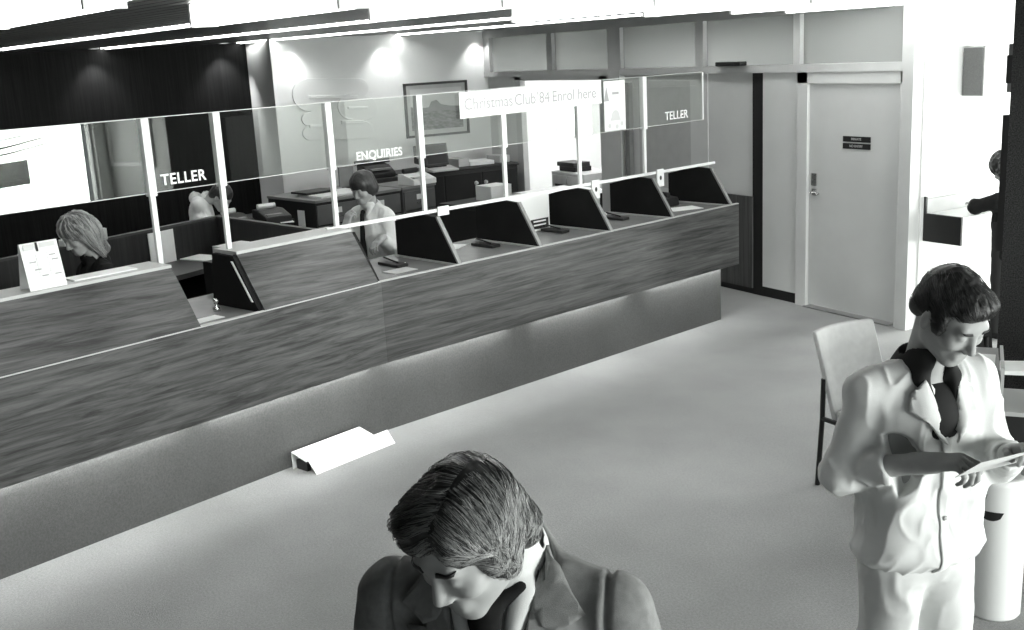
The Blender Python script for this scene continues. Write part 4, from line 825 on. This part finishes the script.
# trousers
tr = F(); tr.add(ell((0, 0, .95), (.165, .11, .10))); tr.add(cone((.088, 0, .92), (.10, .0, .5), .094, .072), .03); tr.add(cone((-.088, 0, .92), (-.10, .02, .5), .094, .072), .03); tr.add(cone((.10, 0, .5), (.11, -.02, .07), .070, .062), .03); tr.add(cone((-.10, .02, .5), (-.11, .02, .07), .070, .062), .03)
tr.mod(lambda P: shirt_folds(P, .012, 6, (10, 10, 5)))
sdf_obj('trousers', tr, (-.22, -.15, .05), (.22, .16, 1.06), .007, 'cotton_grey', m2, 2)
for sx, yy in ((1, -.02), (-1, .02)):
    sh = F(); sh.add(ell((sx*.11, yy+.0, .045), (.042, .06, .042))); sh.add(ell((sx*.115, yy+.10, .035), (.042, .085, .034)), .03); sh.sub(lambda P: P[:, 2]-.001, .004); sdf_obj('shoe', sh, (sx*.11-.07, yy-.08, -.01), (sx*.11+.07, yy+.21, .11), .005, 'black', m2, 1)
# papers he holds
def held(name, label, c, u, v, w, h_, par, m='paper'):
    Mx = frameM(c, u, v); bm = bx(B(), -w/2, w/2, -h_/2, h_/2, -.0008, .0008, Mx); o_ = obj(name, bm, m); o_.matrix_world = par.matrix_world if False else Matrix.Identity(4); return o_
m2M = Matrix.Translation((-2.02, 2.50, 0)) @ Matrix.Rotation(math.atan2(-.2, .98)-PI/2, 4, 'Z')
pc = m2M @ Vector((-.015, .325, 1.345)); o = held('paper_sheet', '', pc, m2M.to_3x3() @ Vector((-1, .15, .12)), m2M.to_3x3() @ Vector((0.1, .75, .55)), .24, .15, m2); tag(o, 'white folded paper held by the man in the white jacket', 'paper')

# ---------------------------------------------------------------- man in the tweed jacket (foreground), head bowed
m1o, m1f = (-1.585, .855), (.72, -.69)
m1 = person('man with side parted hair and grey jacket, head bowed, nearest the camera', m1o[0], m1o[1], m1f)
HR = bend(('z', -30), ('y', 2), ('x', -30)); HO = A3((.018, .120, 1.672))
b1 = F(); b1.add(ell((0, .0, 1.32), (.14, .09, .24))); b1.add(cone((0, -.01, 1.50), tuple(HO+HR@A3((0, -.03, -.05))), .060, .055), .03)
for sx in (-1, 1):
    b1.add(cone((sx*.18, 0, 1.50), (sx*.25, -.01, 1.22), .045, .04), .02); b1.add(cone((sx*.25, -.01, 1.22), (sx*.17, .20, 1.10), .04, .028), .02)
    b1.add(cone((sx*.09, 0, .98), (sx*.10, 0, .5), .07, .055), .03); b1.add(cone((sx*.10, 0, .5), (sx*.11, -.01, .09), .055, .04), .02)
    hand_field(b1, axes((-sx*.10, .20, -.02), (.3*sx, 0, 1)), A3((sx*.165, .21, 1.10)), tx=-sx, curl=(35, 45, 30))
head_field(b1, HR, HO, .97)
sdf_obj('body', b1, (-.36, -.2, .06), (.36, .50, 1.88), .0045, 'skin_pale', m1, 1)
h1 = F(); h1.add(loc(ell((0, -.020, .040), (.081, .098, .086)), HR, HO)); h1.add(loc(ell((.030, .038, .070), (.056, .050, .036)), HR, HO), .03); h1.add(loc(ell((-.048, .022, .058), (.034, .050, .036)), HR, HO), .03); h1.add(loc(ell((0, -.075, -.04), (.074, .045, .065)), HR, HO), .03)
for sx in (-1, 1): h1.add(loc(ell((sx*.074, .000, -.005), (.016, .040, .052)), HR, HO), .02)
h1.sub(loc(ell((-.006, .112, -.026), (.062, .052, .094)), HR, HO), .015); h1.sub(loc(ell((-.028, .055, .135), (.005, .07, .030)), HR, HO), .012)
h1.mod(lambda P: -.005*ridged(((P-HO)@HR), (20, 46, 46), 1)-.008*vnoise(P, (22, 22, 22), 2)+.005)
hb = sdf_obj('hair', h1, HO-.18, HO+.20, .003, 'hair_parted', m1, 1)
fl1 = lambda l: np.stack([np.sign(l[:, 0]+.028)*1.2, .25+0*l[:, 0], -.5-l[:, 2]], 1)
strands('hair_strands', h1, HR, HO, 1500, 'hair_parted', hb, lambda q_: q_[:, 2] > -.2, fl1, .085, r=.0009, lift=.003, seed=4)
strands('hair_lit_side_strands', h1, HR, HO, 1800, 'hair_painted_sheen', hb, lambda q_: (q_[:, 2] > -.3) & (q_[:, 0] < -.12), fl1, .09, r=.0008, lift=.003, seed=5)  # pale strands on his left only: window light painted into the hair
for sx in (-1, 1): drape('eyebrow', [(-.018, -.004), (.016, -.001), (.018, .004), (-.014, .006)], b1, HO+HR@A3((sx*.033, .13, .021)), HR@A3((sx, 0, 0)), HR@A3((0, 0, 1)), HR@A3((0, -1, 0)), 'hair_dark', m1, .0015, .003, .005)
sh1 = F(); sh1.add(ell((0, .005, 1.34), (.155, .108, .20))); sh1.add(cone((0, -.02, 1.515), (0, .03, 1.575), .070, .066), .03)
sdf_obj('shirt', sh1, (-.2, -.15, 1.1), (.2, .16, 1.66), .006, 'striped_shirt', m1, 1)
c1_ = F(); c1_.add(cone((0, -.045, 1.550), (0, .025, 1.632), .088, .082)); c1_.add(cone((.055, .060, 1.545), (.040, .110, 1.47), .026, .014), .03); c1_.add(cone((-.055, .060, 1.545), (-.040, .110, 1.47), .026, .014), .03); c1_.sub(cone((0, -.055, 1.47), (0, .050, 1.74), .074, .086), .006); c1_.sub(rbox((0, .15, 1.53), (.016, .07, .09), .012), .02)
sdf_obj('shirt_collar', c1_, (-.14, -.15, 1.42), (.14, .16, 1.70), .004, 'cotton_white', m1, 1)
tie = F(); tie.add(ell((0, .118, 1.515), (.030, .022, .028))); tie.add(cone((0, .122, 1.49), (0, .135, 1.30), .020, .032), .015); tie.add(cone((.0, .10, 1.53), (.055, .07, 1.56), .016, .012), .02); tie.add(cone((.0, .10, 1.53), (-.055, .07, 1.56), .016, .012), .02)
tie.mod(lambda P: -.004*ridged(P, (40, 40, 40), 2)+.002)
sdf_obj('tie', tie, (-.1, .03, 1.24), (.1, .19, 1.62), .004, 'wool_black', m1, 1)
j1 = F(); j1.add(ell((0, -.01, 1.38), (.205, .135, .19))); j1.add(rbox((0, -.005, 1.12), (.195, .128, .25), .11), .07)
for sx in (-1, 1):
    j1.add(cone((sx*.07, -.025, 1.525), (sx*.185, -.01, 1.495), .058, .060), .05); j1.add(cone((sx*.205, -.01, 1.485), (sx*.265, -.015, 1.22), .068, .060), .018); j1.add(cone((sx*.265, -.015, 1.22), (sx*.185, .16, 1.11), .060, .050), .03); j1.sub(capcut((sx*.18, .17, 1.105), (-sx*.08, .17, -.1), .08), .006)
j1.add(cone((0, -.055, 1.52), (0, -.050, 1.560), .094, .090), .03)
j1.sub(cone((0, -.015, 1.50), (0, .06, 1.72), .088, .13), .01); j1.sub(rbox((0, .16, 1.44), (.052, .075, .15), .03), .02); j1.sub(cone((0, .10, 1.55), (0, .16, 1.22), .075, .012), .01); j1.sub(lambda P: P[:, 2]-.80, .01)
j1.mod(lambda P: shirt_folds(P, .006, 4, (11, 11, 5))+.012*np.exp(-((np.abs(P[:, 0])-.197)/.006)**2)*(P[:, 2] > 1.30)*(P[:, 2] < 1.6))
jo1 = sdf_obj('jacket', j1, (-.36, -.2, .78), (.36, .26, 1.66), .005, 'jacket_tweed', m1, 1)
for sx in (-1, 1):
    on_chest('lapel', [(.085, 1.58), (.055, 1.44), (.012, 1.20), (.035, 1.20), (.11, 1.39), (.155, 1.475), (.115, 1.482)], 'jacket_tweed', .012, .008, jo1, j1, sx)
    on_chest('collar_leaf', [(.085, 1.60), (.115, 1.58), (.14, 1.545), (.165, 1.515), (.118, 1.487), (.092, 1.50), (.075, 1.53)], 'jacket_tweed', .014, .009, jo1, j1, sx)
on_chest('breast_pocket', [(-.06, 1.33), (-.15, 1.335), (-.15, 1.355), (-.06, 1.35)], 'jacket_tweed', .005, .004, jo1, j1)
t1 = F(); t1.add(ell((0, 0, .93), (.165, .11, .12)))
for sx in (-1, 1): t1.add(cone((sx*.088, 0, .92), (sx*.10, 0, .5), .092, .072), .03); t1.add(cone((sx*.10, 0, .5), (sx*.11, -.01, .07), .070, .060), .03)
t1.mod(lambda P: shirt_folds(P, .010, 6, (12, 12, 5)))
sdf_obj('trousers', t1, (-.22, -.15, .05), (.22, .16, 1.08), .009, 'trouser_dark', m1, 1)
def shoes(par, yy=0.0, sp=.11):
    for sx in (-1, 1):
        s_ = F(); s_.add(ell((sx*sp, yy, .045), (.042, .06, .042))); s_.add(ell((sx*(sp+.005), yy+.10, .035), (.042, .085, .034)), .03); s_.sub(lambda P: P[:, 2]-.001, .004); sdf_obj('shoe', s_, (sx*sp-.07, yy-.08, -.01), (sx*sp+.07, yy+.21, .11), .006, 'black', par, 1)
shoes(m1)
# the paper he reads
m1M = Matrix.Translation((m1o[0], m1o[1], 0)) @ Matrix.Rotation(math.atan2(m1f[1], m1f[0])-PI/2, 4, 'Z')
# ---------------------------------------------------------------- standing clerk with bowl cut hair and dark tie
def simple_person(label, x, y, fwd, hz, HR, HO, arms, hairfn, skinm, topm, legm, hairm, h=.007, z0=1.02, tie=False, strand=None, hands=None, bodyh=.006, wide=1.0, sleeves=.046, ear=True):
    p = person(label, x, y, fwd); HO = A3(HO); bf = F(); sz = hz
    bf.add(ell((0, 0, sz-.22), (.13*wide, .085, .24))); bf.add(cone((0, -.01, sz), tuple(HO+HR@A3((0, -.03, -.05))), .052, .050), .03)
    for a, e, w in arms: bf.add(cone(a, e, .038, .034), .02); bf.add(cone(e, w, .036, .025), .02)
    head_field(bf, HR, HO, .97, ears=ear)
    for Rh, Oh, tx, cu in (hands or []): hand_field(bf, Rh, A3(Oh), tx=tx, curl=cu, sc=.95)
    for sx in (-1, 1): bf.add(cone((sx*.085, 0, .92), (sx*.09, 0, .5), .07, .055), .03); bf.add(cone((sx*.09, 0, .5), (sx*.10, -.01, .09), .055, .04), .02)
    sdf_obj('body', bf, (-.42, -.25, .06), (.42, .48, HO[2]+.16), bodyh, skinm, p, 1)
    hf = F(); hairfn(hf, HR, HO); ho_ = sdf_obj('hair', hf, HO-.26, HO+.20, .005, hairm, p, 1)
    if strand: strand(hf, ho_, HR, HO)
    tf = F(); tf.add(ell((0, 0, sz-.13), (.165*wide, .11, .16))); tf.add(rbox((0, 0, sz-.36), (.155*wide, .105, .20), .095), .07)
    for sx in (-1, 1): tf.add(cone((sx*.05, -.015, sz+.0), (sx*.155*wide, -.01, sz-.035), .05, .056), .05)
    for a, e, w in arms:
        a, e, w = A3(a), A3(e), A3(w); tf.add(cone(a, e, sleeves+.012, sleeves+.006), .03); tf.add(cone(e, e+(w-e)*.8, sleeves+.006, sleeves-.006), .03); tf.sub(capcut(e+(w-e)*.88, w-e, .07), .005)
    tf.sub(cone((0, .01, sz+.03), (0, .08, sz+.16), .058, .09), .01); tf.sub(lambda P: P[:, 2]-(sz-.58), .008)
    tf.mod(lambda P: shirt_folds(P, .012, 3, (11, 11, 5)))
    to = sdf_obj('shirt', tf, (-.42, -.22, sz-.62), (.42, .40, sz+.12), h, topm, p, 1)
    cf_ = F(); cf_.add(cone((0, -.03, sz+.02), (0, .025, sz+.065), .068, .064)); cf_.add(cone((.04, .055, sz+.02), (.03, .085, sz-.035), .020, .012), .02); cf_.add(cone((-.04, .055, sz+.02), (-.03, .085, sz-.035), .020, .012), .02); cf_.sub(cone((0, -.04, sz-.05), (0, .05, sz+.16), .055, .066), .006)
    sdf_obj('shirt_collar', cf_, (-.12, -.13, sz-.07), (.12, .14, sz+.14), .005, topm, p, 1)
    if tie:
        tt = F(); tt.add(ell((0, .095, sz+.0), (.020, .016, .020))); tt.add(cone((0, .108, sz-.02), (0, .128, sz-.42), .016, .032), .012); sdf_obj('tie', tt, (-.05, .04, sz-.48), (.05, .18, sz+.03), .005, 'wool_black', p, 1)
    lf = F(); lf.add(ell((0, 0, .95), (.155, .105, .13)))
    for sx in (-1, 1): lf.add(cone((sx*.082, 0, .92), (sx*.09, 0, .5), .088, .068), .03); lf.add(cone((sx*.09, 0, .5), (sx*.10, -.01, .07), .066, .056), .03)
    sdf_obj('trousers', lf, (-.22, -.15, .05), (.22, .16, 1.12), .012, legm, p, 1); shoes(p, sp=.10)
    return p
def bowl(hf, HR, HO):
    hf.add(loc(ell((0, -.012, .040), (.096, .108, .092)), HR, HO)); hf.add(loc(ell((0, -.04, -.03), (.092, .085, .075)), HR, HO), .03); hf.sub(loc(ell((0, .125, -.055), (.066, .068, .080)), HR, HO), .012); hf.sub(loc(rbox((0, 0, -.16), (.2, .2, .065), .01), HR, HO), .015)
    hf.mod(lambda P: -.004*ridged(((P-HO)@HR), (40, 40, 14), 1)+.002)
sgR = bend(('x', -22))
simple_person('young clerk with bowl cut hair, white shirt and dark tie, hand at his mouth', -7.95, 3.33, (.42, -.91), 1.31, sgR, (0, .07, 1.50),
    [((.165, 0, 1.25), (.20, .10, 1.02), (.06, .24, 1.22)), ((-.165, 0, 1.25), (-.21, -.02, .99), (-.20, .12, .80+.32))],
    bowl, 'skin', 'cotton_white', 'trouser_dark', 'hair_dark', tie=True,
    hands=[(axes((-.25, -.15, .9), (.1, 1, .2)), (.055, .235, 1.225), -1, (50, 60, 40)), (axes((.0, .9, -.3), (0, .3, 1)), (-.20, .125, 1.115), 1, (30, 40, 30))])
# ---------------------------------------------------------------- fair haired woman teller at the left
def bob(hf, HR, HO):
    hf.add(loc(ell((0, -.012, .040), (.096, .108, .094)), HR, HO)); hf.add(loc(ell((0, -.05, -.04), (.094, .080, .10)), HR, HO), .03)
    for sx in (-1, 1): hf.add(loc(cone((sx*.076, .005, .01), (sx*.086, -.02, -.17), .040, .022), HR, HO), .03)
    hf.add(loc(cone((0, -.075, -.02), (0, -.085, -.19), .07, .035), HR, HO), .03); hf.sub(loc(ell((0, .125, -.05), (.060, .070, .105)), HR, HO), .012)
    hf.mod(lambda P: -.007*ridged(((P-HO)@HR), (38, 38, 9), 1)+.003)
wdR = bend(('z', 10), ('x', -30))
def wst(hf, ho_, R, O):
    fl = lambda l: np.stack([l[:, 0]*3, .1-l[:, 1], -1.2+0*l[:, 0]], 1)
    strands('hair_strands', hf, R, O, 500, 'hair_fair_light', ho_, lambda q_: (q_[:, 2] > -.1) & (q_[:, 1] < .6), fl, .16, r=.0014, seg=9, lift=.004, seed=7)
simple_person('fair haired woman teller in a black top looking down to the left', -7.22, 1.13, (.22, -.97), 1.28, wdR, (0, .085, 1.50),
    [((.155, 0, 1.22), (.20, .06, 1.0), (.10, .22, 1.10)), ((-.155, 0, 1.22), (-.20, .08, 1.0), (-.08, .24, 1.10))],
    bob, 'skin_pale', 'wool_black', 'trouser_dark', 'hair_fair', wide=.95, ear=False, strand=wst,
    hands=[(axes((-.2, 1, -.1), (0, 0, 1)), (.10, .22, 1.10), -1, (20, 25, 20)), (axes((.2, 1, -.1), (0, 0, 1)), (-.08, .24, 1.10), 1, (20, 25, 20))])
# ---------------------------------------------------------------- clerk bending in the back, seen as a white shirt
def short(hf, HR, HO):
    hf.add(loc(ell((0, -.02, .045), (.086, .104, .090)), HR, HO)); hf.add(loc(ell((0, -.07, -.02), (.070, .045, .055)), HR, HO), .03); hf.sub(loc(ell((0, .115, -.04), (.060, .052, .090)), HR, HO), .012); hf.mod(lambda P: -.004*ridged(((P-HO)@HR), (40, 40, 20), 1)+.002)
simple_person('clerk in a white shirt bent low over a desk behind the dark screen', -10.35, 2.62, (.35, .94), 1.26, bend(('z', -20), ('x', -45)), (.05, .20, 1.28),
    [((.165, 0, 1.10), (.22, .14, .95), (.12, .34, .95)), ((-.165, 0, 1.10), (-.22, .14, .95), (-.10, .34, .95))],
    short, 'skin', 'cotton_white', 'trouser_dark', 'hair_dark', h=.009, bodyh=.008,
    hands=[(axes((-.2, 1, -.1), (0, 0, 1)), (.12, .34, .95), -1, (20, 25, 20)), (axes((.2, 1, -.1), (0, 0, 1)), (-.10, .34, .95), 1, (20, 25, 20))])
# ---------------------------------------------------------------- head glimpsed in the doorway
simple_person('person with dark hair half hidden by the post of the open doorway', -10.78, 8.15, (.3, -.95), 1.12, bend(('x', -15)), (0, .05, 1.33),
    [((.16, 0, 1.06), (.2, .1, .86), (.1, .26, .9)), ((-.16, 0, 1.06), (-.2, .1, .86), (-.1, .26, .9))],
    short, 'skin', 'cotton_white', 'trouser_dark', 'hair_dark', h=.009, bodyh=.009)
# ---------------------------------------------------------------- person writing at the wall shelf behind the column
def curly(hf, HR, HO):
    hf.add(loc(ell((0, -.015, .045), (.105, .115, .100)), HR, HO)); hf.add(loc(ell((0, -.05, -.03), (.10, .08, .09)), HR, HO), .03); hf.sub(loc(ell((0, .125, -.05), (.058, .062, .088)), HR, HO), .012); hf.mod(lambda P: -.022*ridged(P, (34, 34, 34), 1)+.008)
simple_person('person with dark curly hair and dark top writing at the white wall shelf', -5.44, 7.72, (-.97, .25), 1.16, bend(('x', -35)), (0, .11, 1.36),
    [((.16, 0, 1.12), (.24, .14, 1.07), (.10, .36, 1.06)), ((-.16, 0, 1.12), (-.24, .14, 1.07), (-.06, .38, 1.06))],
    curly, 'skin', 'wool_black', 'trouser_dark', 'hair_dark', h=.008,
    hands=[(axes((-.2, 1, -.1), (0, 0, 1)), (.10, .36, 1.06), -1, (30, 35, 20)), (axes((.2, 1, -.1), (0, 0, 1)), (-.06, .38, 1.06), 1, (30, 35, 20))])
o = obj('paper_sheet', box(-.11, .11, -.15, .15, 0, .004), 'paper'); o.location = (-5.86, 8.05, .981); o.rotation_euler = (0, 0, .3); tag(o, 'white sheet under the hands of the person at the wall shelf', 'paper')
# ------------------------------------------------------------------ daylight and world
def area(name, loc, target, sx, sy, e, spread=180):
    l = bpy.data.lights.new(name, 'AREA'); l.shape = 'RECTANGLE'; l.size = sx; l.size_y = sy; l.energy = e; l.spread = math.radians(spread)
    o = bpy.data.objects.new(name, l); COL.objects.link(o); o.location = loc; d = Vector(target)-Vector(loc); o.rotation_euler = d.to_track_quat('-Z', 'Y').to_euler(); return o
for i, (a, b_) in enumerate(WIN):
    area('daylight_window', (4.25, (a+b_)/2, 1.3), (0, (a+b_)/2, 1.25), b_-a-.1, 2.35, [.01, .02, 1.2, .9][i]*DAY*(b_-a)*2.35*math.pi)
area('daylight_window', (-3.95, 12.65, 1.25), (-3.95, 0, 1.2), 3.0, 2.2, 2.2*DAY*3*2.2*math.pi)
for p in ((-13.2, 8.9), (-9.5, 8.9)):
    area('office_lamp', (p[0]+.8, p[1], 2.65), (p[0]+.8, p[1], 0), 1.2, .6, OFFW)
w = bpy.data.worlds.new('world'); S.world = w; w.use_nodes = True; w.node_tree.nodes['Background'].inputs[0].default_value = (.9, .95, 1, 1); w.node_tree.nodes['Background'].inputs[1].default_value = 1.0
